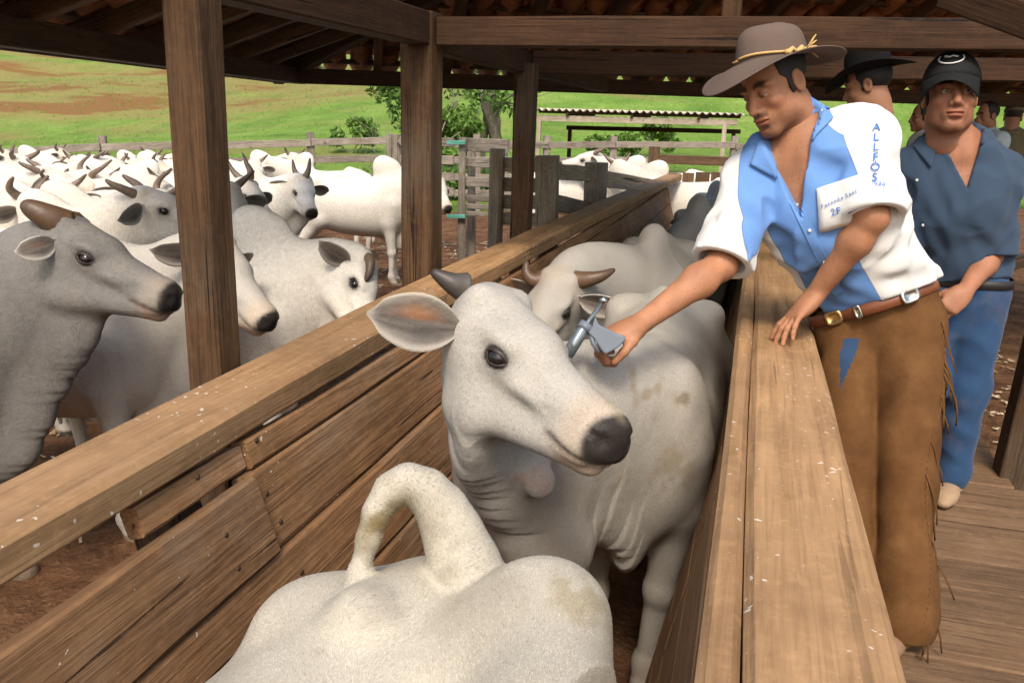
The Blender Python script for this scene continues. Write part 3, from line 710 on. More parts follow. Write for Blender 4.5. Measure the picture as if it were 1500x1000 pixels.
def head_sdf(p):
    """head in its own frame: poll at origin, x to the muzzle, length about 0.52"""
    x, y, z = p; ay = np.abs(y); q = (x, ay, z)
    d = ell(p, (.06, 0, -.075), (.12, .098, .088))
    d = smin(d, cone(p, (.0, 0, -.03), (.17, 0, -.045), .066, .078, ((0, 1, 0), 1.05)), .04)
    d = smin(d, cone(p, (.15, 0, -.065), (.42, 0, -.068), .082, .056, ((0, 0, 1), .88)), .04)
    d = smin(d, ell(q, (.135, .058, -.15), (.115, .036, .085)), .04)              # cheek
    d = smin(d, cone(q, (.10, .05, -.232), (.40, .022, -.142), .038, .034), .04)  # jaw bone
    d = smin(d, cone(p, (.17, 0, -.155), (.41, 0, -.108), .078, .055, ((0, 1, 0), .85)), .04)
    d = smin(d, ell(p, (.455, 0, -.080), (.063, .068, .057)), .03)                # muzzle
    d = smin(d, ell(q, (.43, .04, -.112), (.055, .032, .036)), .025)              # upper lip
    d = smin(d, ell(p, (.435, 0, -.150), (.05, .042, .026)), .014)                # chin
    d = smin(d, ell(q, (.150, .080, -.022), (.055, .026, .020)), .03)             # brow
    d = smin(d, ell(q, (.225, .066, -.085), (.09, .022, .016)), .03)              # facial crest
    d = smin(d, ell(q, (.02, .062, .012), (.03, .03, .03)), .03)                  # horn boss
    d = smax(d, -ell(q, EYE+[.0, .012, 0], (.030, .022, .020)), .012)
    d = smax(d, -ell(q, (.500, .050, -.064), (.022, .019, .020)), .006)          # nostril
    d = smax(d, -ell(q, (.482, .064, -.060), (.024, .015, .009)), .005)
    d = smax(d, (x-.507)+.30*(z+.08)-.2*np.abs(z+.085), .03)                     # blunt front of the nose
    mz = -.124-.03*(.5-x)*(x < .5)
    groove = .0065*np.exp(-((z-mz)/.006)**2)*np.clip((x-.34)/.04, 0, 1)
    return d+groove
def cow_field(h, poll, hx, hup, hs=1.0, hump=1.0, dewlap=1.0, legs=None, tail=None, tailr=None, low=0.0, folds=0.0, neck=None, body=True, bw=1.0, extra=(), nflat=(.58, .68)):
    poll = np.asarray(poll, float); R = frm(hx, hup); nose = poll+R@np.array([.52, 0, -.1])*hs
    lo = np.minimum([-1.0, -.42, -.02+low], np.minimum(poll, nose)-.26); hi = np.maximum([.85, .42, 1.66], np.maximum(poll, nose)+.22)
    if tail is not None: T = np.asarray(tail); lo = np.minimum(lo, T.min(0)-.1); hi = np.maximum(hi, T.max(0)+.1); lo[2] = max(lo[2], -.02+low)
    f = Field(lo, hi, h)
    def barrel(p):
        xs = np.clip(p[0].ravel(), BX[0], BX[-1]); T, B, Wd = fBT(xs), fBB(xs), fBW(xs)*bw
        sh = (-1, 1, 1); zc = ((T+B)/2).reshape(sh); hh = ((T-B)/2).reshape(sh); ww = Wd.reshape(sh)
        ex = np.maximum(np.maximum(BX[0]-p[0], p[0]-BX[-1]), 0)
        zz = (p[2]-zc)/hh; wide = ww*(1-.20*np.clip(zz, 0, 1)**2)
        yy = np.abs(p[1])/wide; e = 2.25
        nrm = (np.abs(yy)**e+np.abs(zz)**e)**(1/e)
        return (nrm-1)*np.minimum(ww, hh)*.9+ex
    f.put(barrel, (-1, -.42, .3), (.85, .42, 1.6), .03, 'min')
    for s in (-1, 1):
        f.ell((-.50, .185*s, 1.262), (.085, .06, .05), .09)                        # hook bones
        f.ell((-.78, .085*s, 1.15), (.06, .05, .06), .08)                           # pin bones
        f.ell((-.58, .14*s, 1.02), (.22, .11, .24), .08)                             # thigh
        f.ell((.42, .15*s, 1.02), (.15, .075, .26), .08)                             # shoulder
    f.cone((-.82, 0, 1.22), (-.45, 0, 1.33), .04, .045, .07)                         # tail head, croup ridge
    if hump > 0:
        f.ell((.37, 0, 1.35+.06*hump), (.17, .07+.02*hump, .06+.09*hump), .07)
        f.ell((.31, 0, 1.38+.10*hump), (.10, .06, .04+.06*hump), .06)
    for e_ in extra: f.ell(*e_) if len(e_) == 3 else f.cone(*e_)
    L = legs or {}
    for s, n in ((1, 'fl'), (-1, 'fr')):
        j = L.get(n, [(.40, .17, .80), (.43, .15, .43), (.42, .15, .13), (.45, .15, .05)]); j = [(a, b*s if n not in L else b, c) for a, b, c in j]
        f.chain([(.44, .15*s, 1.0)]+j[:1], [.12, .082], .06); f.chain(j[:2], [.082, .046], .04); f.ell(j[1], (.05, .046, .055), .03)
        f.chain(j[1:3], [.04, .031], .03); f.ell(j[2], (.04, .038, .042), .03); f.cone(j[2], j[3], .035, .045, .03); f.cone(j[3], (j[3][0]+.02, j[3][1], .012+low), .046, .056, .01)
    for s, n in ((1, 'bl'), (-1, 'br')):
        j = L.get(n, [(-.44, .17, .82), (-.68, .15, .5), (-.63, .15, .13), (-.60, .15, .05)]); j = [(a, b*s if n not in L else b, c) for a, b, c in j]
        f.chain([(-.56, .15*s, 1.0)]+j[:1], [.17, .115], .07); f.chain(j[:2], [.115, .05], .05); f.ell(j[1], (.05, .042, .06), .03)
        f.chain(j[1:3], [.043, .033], .03); f.ell(j[2], (.04, .038, .042), .03); f.cone(j[2], j[3], .035, .045, .03); f.cone(j[3], (j[3][0]+.02, j[3][1], .012+low), .046, .056, .01)
    # neck
    nb = poll+R@np.array([.03, 0, -.085])*hs; base = np.array([.46, 0, 1.10]); mid = (base+nb)/2+np.array([.02, 0, -.01]) if neck is None else np.asarray(neck, float)
    C = crom([base, mid, nb], 7); rs = np.interp(np.linspace(0, 1, 7), [0, .25, .6, 1], [.25, .215, .16, .115*hs])
    for i in range(6):
        d = C[i+1]-C[i]; side = unit(np.cross(d, [0, 0, 1]) if abs(unit(d)[2]) < .93 else [0, 1, 0]); f.cone(C[i], C[i+1], rs[i], rs[i+1], .08, (side, nflat[0] if i < 4 else nflat[1]))
    if dewlap > 0:
        th = poll+R@np.array([.10, 0, -.22])*hs; D = crom([th, (th+C[3])/2+np.array([0, 0, -.14*dewlap]), base+np.array([.14, 0, -.32*dewlap]), np.array([.40, 0, .70-.05*dewlap])], 9)
        for i in range(8):
            u = C[min(int(5-i*.6), 6)]; d = D[i+1]-D[i]; side = unit(np.cross(d, [0, 0, 1]))
            f.cone(D[i], D[i+1], .035, .035, .08, (side, .38)); f.cone(D[i], D[i]*.6+u*.4, .04, .07, .08, (side, .34))
    m = .64*hs; Rt = R.T
    def hd(p):
        q = [p[i]-poll[i] for i in range(3)]; q = [(Rt[j][0]*q[0]+Rt[j][1]*q[1]+Rt[j][2]*q[2])/hs for j in range(3)]
        return head_sdf(q)*hs
    bl = np.minimum(np.minimum(poll, nose), poll+R@np.array([.15, 0, -.28])*hs)-.17*hs; bh = np.maximum(np.maximum(poll, nose), poll+R@np.array([.15, 0, -.28])*hs)+.17*hs
    f.put(hd, bl, bh, .045)
    if tail is None: tail = [(-.84, 0, 1.20), (-.91, .01, 1.08), (-.90, .02, .8), (-.87, .02, .5), (-.86, .02, .3)]
    T = crom(tail, 12); tr = np.interp(np.linspace(0, 1, 12), [0, .15, .6, .8, 1], [.045, .034, .018, .03, .012]) if tailr is None else np.interp(np.linspace(0, 1, 12), np.linspace(0, 1, len(tailr)), tailr)
    f.chain(T, tr, .02)
    if folds > 0:
        nz = Sines(9, 5); sl, p = f.box(lo, hi)
        # vertical skin folds along the throat and brisket, fine wrinkles on the shoulder
        w = np.exp(-(((p[0]-.72)/.26)**2+((p[2]-1.0)/.3)**2)); ph = p[1]*0+np.abs(p[1])*14+p[0]*62+1.3*nz(p)
        f.F += (folds*.006*w*np.sin(ph)).astype(np.float32)
        f.F += (.0035*nz([p[0]*.6, p[1]*.6, p[2]*.6])).astype(np.float32)
    return f, R
def cow_colours(V, poll, R, hs, base, shade, cap=None, tan=0.0, dark=.55, seed=1, foot=True, muz=.55):
    """shade: darker grey of face/neck/shoulder; returns linear rgb per vertex"""
    n = len(V); C = np.tile(np.array(base, float), (n, 1)); H = (V-poll)@R/hs; x, y, z = H[:, 0], np.abs(H[:, 1]), H[:, 2]; p = V.T
    nz = Sines(7, seed)(p)*.5; nz2 = Sines(22, seed+1)(p)*.5
    def mix(w, col): C[:] = C*(1-w[:, None])+np.array(col)*w[:, None]
    sm = lambda a, b, v: np.clip((v-a)/(b-a), 0, 1)**2*(3-2*np.clip((v-a)/(b-a), 0, 1))
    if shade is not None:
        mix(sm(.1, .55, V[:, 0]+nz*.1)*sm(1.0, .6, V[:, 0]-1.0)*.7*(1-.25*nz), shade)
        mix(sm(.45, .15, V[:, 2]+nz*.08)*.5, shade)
    mix(np.clip(sm(.15, .7, nz)*.25, 0, 1), np.array(base)*.86)
    if tan > 0: mix(np.clip(tan*sm(.12, -.05, np.abs(x-.08))*sm(-.12, .0, z), 0, .8), (.62, .36, .17))
    inh = (x > -.1) & (x < .6) & (y < .2) & (np.abs(z) < .35)
    e = np.sqrt(((x-EYE[0])/.075)**2+((y-EYE[1])/.06)**2+((z-EYE[2]+.012)/.06)**2); mix(inh*sm(1.0, .35, e)*dark, (.1, .085, .075))
    e2 = np.sqrt(((x-EYE[0])/.036)**2+((y-EYE[1]-.004)/.035)**2+((z-EYE[2])/.026)**2); mix(inh*sm(1.15, .9, e2), (.018, .014, .012))
    mz = sm(.405, .43, x+.02*nz2)*sm(-.16, -.145, z); 
    mix(inh*sm(.35, .43, x)*muz, (.5, .37, .25))
    nose = sm(.450, .472, x+.25*(z+.07)*(z < -.07)+.006*nz2)*sm(-.128, -.112, z); mix(inh*nose*.97, (.011, .009, .009))
    mix(inh*sm(.40, .44, x)*sm(-.128, -.14, z)*.7, (.42, .27, .17))
    lip = np.exp(-((z+.124+.03*(.5-x))/.008)**2)*sm(.34, .37, x); mix(inh*lip*.8, (.05, .03, .022))
    if foot:
        mix(sm(.07, .055, V[:, 2])*(V[:, 2] < .09), (.05, .04, .03)); mix(sm(.2, .1, V[:, 2])*.35*(np.abs(nz) > .1), (.3, .2, .12))
    return np.clip(C, 0, 1)
def coat_mat(name, stain=.3, fur=260, wet=.62):
    m = MT(name, wet, .25); v = m.coord(); c = m.attr('coat')
    f1 = m.noise(m.coord((1, 1, .35)), fur, 3, .6); f2 = m.noise(v, 46, 4, .6); f3 = m.noise(v, 5.5, 5, .62)
    bw = m.node('ShaderNodeRGBToBW'); m.l.new(c, bw.inputs[0]); lum = m.math('MINIMUM', m.math('MULTIPLY', bw.outputs[0], 3.0), 1.0)
    c = m.mix(m.math('MULTIPLY', lum, m.ramp(f1, [(.35, .0), (.65, .34)])), c, (.25, .21, .17))
    c = m.mix(m.math('MULTIPLY', lum, m.ramp(f2, [(.42, .0), (.72, .34)])), c, (.36, .31, .25))
    c = m.mix(m.math('MULTIPLY', lum, m.ramp(f3, [(.56, .0), (.74, stain)])), c, (.34, .25, .13))
    n = m.bump(f1, .32, .004); n = m.bump(f2, .22, .012, n)
    m.l.new(m.ramp(bw.outputs[0], [(.03, .10), (.15, .25)]), m.b.inputs['Specular IOR Level'])
    return m.done(c, n, m.ramp(bw.outputs[0], [(.02, .34), (.12, wet)]))
M_COAT = coat_mat('zebu_coat'); M_COATW = coat_mat('zebu_coat_white', .12, 120)
m = MT('horn', .45, .4); v = m.coord(); M_HORN = m.done(m.mix(m.noise(m.coord((60, 60, 60)), 1, 4), m.attr('hcol'), (.05, .035, .025), 'MIX'), m.bump(m.noise(v, 90, 4), .3, .003))
_e = MT('cattle_eye', .08, .6); M_EYE = _e.done((.012, .008, .007))
M_EYEL = plain('eyelid_skin', (.03, .024, .02), .5, .35)
def ear_mesh(L=.25, Wd=.125, inner=(.13, .1, .08), orange=0.0, outer=(.58, .55, .48), cup=.75, stalk=.035):
    """leaf shaped cupped ear; x along its length, opening towards +z"""
    nu, nv = 22, 13; V, C = [], []
    for side in (0, 1):
        for i in range(nu):
            u = i/(nu-1); w = stalk+(Wd-stalk)*math.sin(min(1, max(0, (u-.10)/.90))**.85*math.pi)**.9 if u > .10 else stalk
            w = max(w*(1 if u < .85 else 1-(u-.85)*5.2), .006)
            th = cup*(1-.62*u)*2.3 if u > .12 else cup*2.3*(.9)
            for j in range(nv):
                s = (j/(nv-1)-.5)*2; a = s*th/2; r = w/2/max(math.sin(min(th/2, 1.5)), .25)
                y = math.sin(a)*r; z = (1-math.cos(a))*r-(1-math.cos(th/2))*r*.5
                t = .0065*(1-.55*abs(s))*(1-.5*u); V.append((u*L, y, z+(t if side == 0 else -t)+.02*math.sin(u*3)))
                if side == 0:
                    rim = max(abs(s)**3, (u-.88)*6 if u > .88 else 0); rim = min(1, rim); k = math.sin(u*3.1)
                    c = np.array(inner)*(1-rim)+np.array(outer)*rim
                    if s < -.1 and orange: g = orange*k*math.exp(-((s+.3)/.28)**2)*math.exp(-((u-.5)/.22)**2); c = c*(1-g)+np.array((.30, .105, .025))*g
                    if s > .0 and .05 < s < .85: g = .9*math.exp(-((s-.45)/.3)**2)*math.exp(-((u-.4)/.3)**2); c = c*(1-g)+np.array((.03, .024, .022))*g
                    st = .5+.5*math.sin(s*23+u*5); c = c*(1-.2*st*(1-rim)*.6)+np.array(outer)*.2*st*(1-rim)*.6
                else: c = np.array(outer)*(1-.45*max(0, u-.75)*4*.6)
                C.append(c)
    F = []; N = nu*nv
    for i in range(nu-1):
        for j in range(nv-1):
            a = i*nv+j; F.append((a, a+nv, a+nv+1, a+1)); F.append((N+a, N+a+1, N+a+nv+1, N+a+nv))
    for i in range(nu-1): F.append((i*nv, N+i*nv, N+(i+1)*nv, (i+1)*nv)); a = i*nv+nv-1; F.append((a, a+nv, N+a+nv, N+a))
    for j in range(nv-1): F.append((j, j+1, N+j+1, N+j)); a = (nu-1)*nv+j; F.append((a, N+a, N+a+1, a+1))
    me = mesh('ear', V, F, True); vcol(me, 'coat', np.array(C)); return me
def horn_mesh(pts, r0, base=(.38, .3, .2), tip=(.06, .045, .035), r1=.008):
    P = crom(pts, 12); t = np.linspace(0, 1, 12); v, f = tube(P, list(r0*(1-t)**.75+r1), 12); me = mesh('horn', v, f, True)
    tt = np.repeat(t, 12)[:, None]; vcol(me, 'hcol', np.array(base)*(1-tt)+np.array(tip)*tt); return me
def ball_mesh(name, r, n=18, seg=12):
    v, f = [], []
    for i in range(seg+1):
        t = math.pi*i/seg
        for k in range(n): a = 2*math.pi*k/n; v.append((r[0]*math.sin(t)*math.cos(a), r[1]*math.sin(t)*math.sin(a), r[2]*math.cos(t)))
    for i in range(seg):
        for k in range(n): f.append((i*n+k, (i+1)*n+k, (i+1)*n+(k+1) % n, i*n+(k+1) % n))
    return mesh(name, v, f, True)
def m4(R, t, s=1.0):
    M = Matrix([list(R[0]*s)+[t[0]], list(R[1]*s)+[t[1]], list(R[2]*s)+[t[2]], [0, 0, 0, 1]]); return M
EYE_ME = ball_mesh('eye', (.0238, .0238, .0238)); EYE_ME.materials.append(M_EYE)
def lid_mesh():
    """almond ring of dark lid skin round the eye: x along the face, y outward"""
    n = 28; v, f = [], []
    for k in range(n):
        a = 2*math.pi*k/n; ca, sa = math.cos(a), math.sin(a); tap = 1-.45*abs(ca)**3
        for (rx, rz, yo) in ((.0245, .0125, .0105), (.028, .0155, .0118), (.036, .022, .003), (.036, .022, -.01)):
            v.append((rx*ca*1.08, yo-.013*abs(ca)**2, rz*sa*tap))
    for k in range(n):
        for j in range(3): a, b = k*4+j, ((k+1) % n)*4+j; f.append((a, b, b+1, a+1))
    return mesh('eyelid', v, f, True)
LID_ME = lid_mesh(); LID_ME.materials.append(M_EYEL)
ZV = {}
m = MT('short_hair', .75, .2); M_FUR = m.done(m.attr('coat'))
def fur(o, V, Q, C, count, length=.014, width=.0011, view=None, seed=3):
    """short flat-lying hairs on the hide, one triangle each"""
    r = np.random.default_rng(seed); A, B, D = V[Q[:, 0]], V[Q[:, 1]], V[Q[:, 3]]; nrm = np.cross(B-A, D-A); ar = np.linalg.norm(nrm, axis=1); nrm = nrm/(ar[:, None]+1e-12)
    ok = C[Q[:, 0]].mean(1) > .07
    if view is not None:      # only hide within sight of the walkway and chute
        cen = (A+D)/2; ok &= np.einsum('ij,ij->i', nrm, view-cen) > -.1
    w = ar*ok; k = r.choice(len(Q), count, p=w/w.sum()); u, v = r.uniform(0, 1, (2, count, 1))
    P = A[k]*(1-u)*(1-v)+B[k]*u*(1-v)+V[Q[k, 2]]*u*v+D[k]*(1-u)*v; n = nrm[k]; nz = Sines(9, seed)(P.T)
    t = np.stack([-np.ones(count), .6*nz, -.55+.3*nz], 1)+r.normal(0, .17, (count, 3)); t -= n*np.einsum('ij,ij->i', t, n)[:, None]; t /= np.linalg.norm(t, axis=1)[:, None]
    L = (length*r.uniform(.5, 1.3, count))[:, None]; s = np.cross(n, t)*width*.5; tip = P+t*L+n*L*.10
    V3 = np.stack([P-s, P+s, tip], 1).reshape(-1, 3); me = mesh_np('fur', V3, np.arange(count*3).reshape(-1, 3), False)
    c = C[Q[k, 0]]*(r.normal(.97, .19, (count, 1))*(1+.10*Sines(26, seed+5)(P.T))[:, None]).clip(.45, 1.35); vcol(me, 'coat', np.repeat(np.clip(c, 0, 1), 3, 0)); f = link('fur', me, M_FUR, o); f['kind'] = 'stuff'; return f
def cow(key, label, group=None, loc=(0, 0, 0), rz=0.0, sc=1.0, h=.016, poll=(1.02, 0, 1.42), hx=(1, 0, -.5), hup=(.3, 0, 1), hs=1.0, coat=(.62, .58, .50), shade=None, tan=0.0, dark=.55,
        horns=None, ears=None, ear=None, mat=None, cat='cow', name='zebu_cow', horn_r=.028, hcol=None, lid=True, roll=0.0, stains=(), hairs=0, view=None, hlen=.009, sloc=None, muz=.55, **kw):
    """builds the animal once per key, later calls copy it"""
    if key in ZV:
        src = ZV[key]; o = src.copy(); COL.objects.link(o)
        for ch in src.children:
            c = ch.copy(); COL.objects.link(c); c.parent = o
    else:
        poll = np.asarray(poll, float); f, R = cow_field(h, poll, hx, hup, hs, **kw); V, Q = drop_bits(*f.mesh())
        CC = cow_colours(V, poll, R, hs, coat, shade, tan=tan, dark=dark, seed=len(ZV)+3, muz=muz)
        if any(len(t_[0]) == 2 for t_ in stains):
            from mathutils.bvhtree import BVHTree
            bt = BVHTree.FromPolygons(V.tolist(), Q.tolist())
        for sc_, sr_, scol, sa in stains:
            if len(sc_) == 2:      # where the line of sight of a pixel meets the hide
                hit = bt.ray_cast(Vector(sloc.p(CO)), Vector(sloc.v(ray(*sc_))), 8)
                if hit[0] is None: continue
                sc_ = np.array(hit[0])
            w = np.clip(1.5*np.exp(-((V-sc_)**2).sum(1)/sr_**2)*(1+.55*Sines(34, 4)(V.T)+.35*Sines(80, 9)(V.T))-.35, 0, 1)[:, None]*sa; CC = CC*(1-w)+np.array(scol)*w
        me = mesh_np(name, V, Q); vcol(me, 'coat', CC); o = link(name, me, mat or M_COAT)
        if hairs: fur(o, V, Q, CC, hairs, hlen, view=view)
        for s in (1, -1):
            e = EYE*[1, s, 1]; c = link('eye', EYE_ME, None, o); c.matrix_local = m4(R, poll+R@(e+np.array([0, -.011*s, 0]))*hs, hs)
            if lid: c = link('eyelid', LID_ME, None, o); c.matrix_local = m4(R@np.array([[1, 0, 0], [0, s, 0], [0, 0, 1]])@np.array([[.97, .22*s*s, 0], [-.22, .97, 0], [0, 0, 1]]), poll+R@(e+np.array([0, 0*s, .001]))*hs, hs)
        for k, hp in enumerate(horns or []):
            P = [poll+R@np.asarray(q)*hs for q in hp]; kw2 = dict(base=hcol[0], tip=hcol[1]) if hcol else {}
            link('horn', horn_mesh(P, horn_r*hs, **kw2), M_HORN, o)
        em = ear_mesh(**(ear or {})); em.materials.append(mat or M_COAT)
        for s, (d, op) in zip((1, -1), ears or [((-.25, 1, -.25), (.75, .1, .1)), ((-.25, -1, -.25), (.75, -.1, .1))]):
            if d is None: continue
            E = frm(d, op); E[:, 1] *= (1 if s > 0 else -1) if False else 1
            c = link('ear', em, None, o); c.matrix_local = m4(R@E, poll+R@np.array([.05, .09*s, -.055])*hs, hs)
        ZV[key] = o
    o.location = loc; o.rotation_euler = (roll, 0, rz); o.scale = (sc, sc, sc)
    for k in ('group',):
        if k in o: del o[k]
    tag(o, label, cat, group); return o
# ------------------------------------------------------------------ the cattle
def cw(r, u, t): return CM.T @ np.array([r, u, -t])          # camera right / up / towards the camera -> world
def head_at(px, py, rz, sc, pl):
    """origin on the ground that puts the poll on the ray of a pixel"""
    r = ray(px, py); d = 8.0
    for _ in range(12):
        p = CO+r*d; g = float(gz(p[0], p[1])); d = min(max((g+sc*pl[2]-CAMZ)/r[2], 1.0), 30) if r[2] < -.005 else 14
    p = CO+r*d; c, s = math.cos(rz), math.sin(rz); o = (p[0]-sc*(c*pl[0]-s*pl[1]), p[1]-sc*(s*pl[0]+c*pl[1]))
    return (o[0], o[1], float(gz(o[0], o[1]))+.0)
class Loc:
    """world -> an animal's local axes"""
    def __init__(s, o, rz, sc=1.0, roll=0.0):
        s.o = np.array(o, float); c, q = math.cos(rz), math.sin(rz); a, b = math.cos(roll), math.sin(roll); s.R = np.array([[c, -q, 0], [q, c, 0], [0, 0, 1]])@np.array([[1, 0, 0], [0, a, -b], [0, b, a]]); s.sc = sc
    def p(s, w): return s.R.T @ (np.asarray(w)-s.o)/s.sc
    def v(s, w): return s.R.T @ np.asarray(w)
    def w(s, l): return s.R @ (np.asarray(l)*s.sc)+s.o
# the cow being vaccinated
rz = -math.pi/2; O = (-.32, 3.12, 0); L = Loc(O, rz)
poll = L.p(atd(722, 442, 2.10)); hx = L.v(cw(.585, -.50, .64)); hup = L.v(cw(.46, .77, .40)); R = frm(hx, hup)
er = [R.T @ L.v(cw(.25, -.35, -1)), R.T @ L.v(cw(.8, .2, .2)), R.T @ L.v(cw(-1, .16, .12)), R.T @ L.v(cw(.15, -.12, 1))]
cow('main', 'pale grey zebu cow held in the chute with its head turned, being vaccinated', None, O, rz, 1.0, hairs=210000, hlen=.0065, view=L.p(CO), sloc=L, stains=[((945, 570), .085, (.24, .175, .09), .6), ((990, 690), .095, (.26, .2, .12), .6), ((1000, 585), .03, (.14, .1, .05), .7), ((905, 600), .04, (.25, .2, .12), .5), ((780, 700), .05, (.42, .24, .16), .5)], h=.0075, poll=poll, hx=hx, hup=hup, hs=1.02, coat=(.42, .39, .33), shade=(.36, .34, .30), dark=.5,
    horns=[[R.T@L.v(cw(-.06, .03, .0))*1.0+np.array([-.01, -.01, .0]), R.T@L.v(cw(-.10, .045, .02)), R.T@L.v(cw(-.145, .072, .03))]], hcol=((.13, .12, .11), (.02, .018, .017)), horn_r=.029,
    ears=[(er[0], er[1]), (er[2], er[3])], ear=dict(L=.235, Wd=.135, inner=(.06, .05, .042), orange=.75, outer=(.42, .38, .32)), hump=0, dewlap=.75, folds=.12, neck=L.p(atd(775, 610, 2.42)), nflat=(.7, .75), extra=[(L.p(atd(762, 650, 2.24)), L.p(atd(792, 704, 2.21)), .035, .010, .05, (L.v(cw(.3, .1, 1)), .5)), (L.p(atd(738, 705, 2.34)), L.p(atd(790, 710, 2.22)), .05, .011, .05, (L.v(cw(.3, .1, 1)), .5)), (L.p(atd(706, 545, 2.24)), L.p(atd(735, 690, 2.42)), .095, .12, .07), (L.p(atd(735, 690, 2.42)), L.p(atd(800, 800, 2.56)), .12, .14, .08)],
    legs={'fl': [(.40, .17, .80), (.37, .13, .45), (.35, .10, .13), (.37, .10, .05)], 'fr': [(.40, -.12, .80), (.42, -.10, .43), (.40, -.09, .13), (.43, -.09, .05)],
          'bl': [(-.25, .20, .78), (-.25, .19, .5), (.02, .16, .15), (.06, .15, .05)], 'br': [(-.44, -.15, .82), (-.66, -.12, .5), (-.6, -.1, .13), (-.57, -.1, .05)]})
# the nearest animal, seen over its rump with its tail lifted aside
hd = np.array([-.2, -.98]); hd /= np.linalg.norm(hd); th = np.array([-.385, 1.44]); sc = .955
O = (*(th+hd*.82*sc), 0); rz = math.atan2(hd[1], hd[0]); L = Loc(O, rz, sc, math.radians(4))
TP = [(700, 880, 1.5, .075), (672, 805, 1.5, .058), (652, 754, 1.5, .046), (622, 716, 1.48, .036), (584, 708, 1.46, .029), (554, 745, 1.45, .023), (536, 800, 1.45, .018), (518, 880, 1.47, .018), (500, 1000, 1.5, .018)]
fo = cow('fore', 'whitish zebu with dung-stained rump and tail lifted to one side in the chute', None, O, rz, sc, hairs=210000, hlen=.0065, view=L.p(CO), h=.009, poll=(.9, 0, 1.15), hx=(.8, 0, -.6), hup=(.5, 0, 1), coat=(.43, .39, .31), tail=[L.p(atd(*t[:3])) for t in TP],
    tailr=[t[3] for t in TP], hump=.3, dewlap=.5, bw=1.22, sloc=L, stains=[((566, 748), .05, (.15, .11, .04), .85), ((535, 800), .05, (.15, .11, .04), .6), ((820, 800), .07, (.24, .18, .08), .7), ((860, 880), .07, (.25, .2, .1), .6), ((640, 800), .06, (.22, .19, .14), .6), ((560, 880), .05, (.25, .22, .17), .5), ((480, 940), .03, (.08, .06, .03), .6), ((700, 900), .09, (.3, .26, .19), .5)], roll=math.radians(4), extra=[(L.p(atd(792, 905, 1.42)), (.11, .085, .08), .12), (L.p(atd(805, 925, 1.40)), L.p(atd(800, 1120, 1.12)), .085, .13, .12)])
# the next animals in the file
rz = -math.pi/2+.05; O = (-.52, 5.0, 0); L = Loc(O, rz); poll = L.p(atd(822, 408, 3.95)); hx = L.v(cw(-.42, -.58, .68)); hup = L.v(cw(-.1, .75, .6)); R = frm(hx, hup)
cow('second', 'zebu with brown horns peering past the vaccinated cow in the chute', None, O, rz, 1.0, h=.013, poll=poll, hx=hx, hup=hup, coat=(.40, .37, .31), shade=(.33, .315, .285), tan=.15,
    horns=[[(0, .06, .0), R.T@L.v(cw(.12, -.005, .02)), R.T@L.v(cw(.185, .01, .03)), R.T@L.v(cw(.245, .04, .02))], [(0, -.06, .0), R.T@L.v(cw(-.12, -.01, 0)), R.T@L.v(cw(-.16, .025, 0)), R.T@L.v(cw(-.16, .085, 0))]], horn_r=.04, hcol=((.2, .11, .055), (.1, .05, .028)), hump=.5, neck=L.p(atd(860, 420, 4.2)))
cow('third', 'grey-backed zebu standing behind the horned one in the chute', None, (-.40, 7.0, 0), -math.pi/2, 1.0, h=.016, poll=(.95, -.1, 1.2), hx=(.8, -.1, -.6), coat=(.24, .23, .21), shade=(.2, .195, .185), hump=.55)
cow('third', 'grey zebu last in the file before the chute gate', None, (-.38, 9.2, 0), -math.pi/2+.04, .98)
# the grey bull by the post
rz = math.radians(10); pl_w = atd(98, 328, 3.25); O = (*(pl_w[:2]-.93*1.05*np.array([math.cos(rz), math.sin(rz)])), -.02); L = Loc(O, rz, 1.05); poll = L.p(pl_w)
hx = L.v(cw(.89, -.43, .10)); hup = L.v(cw(.44, .88, .15)); R = frm(hx, hup)
def hp(*q): return [R.T@L.v(cw(*a)) for a in q]
cow('bull', 'big dark grey zebu bull with thick stubby brown horns beside the roof post', None, O, rz, 1.05, hairs=90000, hlen=.009, view=L.p(CO), h=.011, poll=poll, hx=hx, hup=hup, hs=1.0, muz=.2, coat=(.235, .22, .2), shade=(.125, .12, .112), dark=.85,
    horns=[hp((-.03, .0, -.09), (-.08, .02, -.12), (-.16, .05, -.14), (-.21, .07, -.15)), hp((.0, -.01, .03), (-.03, .015, .075), (-.08, .045, .1), (-.105, .06, .1))], horn_r=.055, hcol=((.16, .085, .04), (.10, .055, .03)),
    ears=[(hp((-.6, .1, -.8))[0], hp((.6, 0, .3))[0]), (hp((-.55, -.3, .8))[0], hp((.8, -.1, .5))[0])], ear=dict(L=.15, Wd=.085, orange=.4), hump=1.0, dewlap=1.1, folds=.6, cat='bull', name='zebu_bull')
# other animals close to the rail
def posed(key, label, ppx, pd, npx, nd, up=(.2, 1, .2), rz=None, back=.95, **kw):
    a = atd(*ppx, pd); b = atd(*npx, nd); rz = math.radians(15) if rz is None else rz; s = kw.pop('sc', 1.0)
    O = (*(a[:2]-back*s*np.array([math.cos(rz), math.sin(rz)])), 0.0); O = (O[0], O[1], float(gz(O[0], O[1]))); L = Loc(O, rz, s); R = frm(L.v(b-a), L.v(cw(*up)))
    hr = kw.pop('hw', None)
    if hr: kw['horns'] = [[R.T@L.v(cw(*q)) for q in h_] for h_ in hr]
    ew = kw.pop('ew', None)
    if ew: kw['ears'] = [(R.T@L.v(cw(*d)) if d else None, R.T@L.v(cw(*o)) if o else None) for d, o in ew]
    return cow(key, label, kw.pop('group', None), O, rz, s, poll=L.p(a), hx=L.v(b-a), hup=L.v(cw(*up)), **kw)
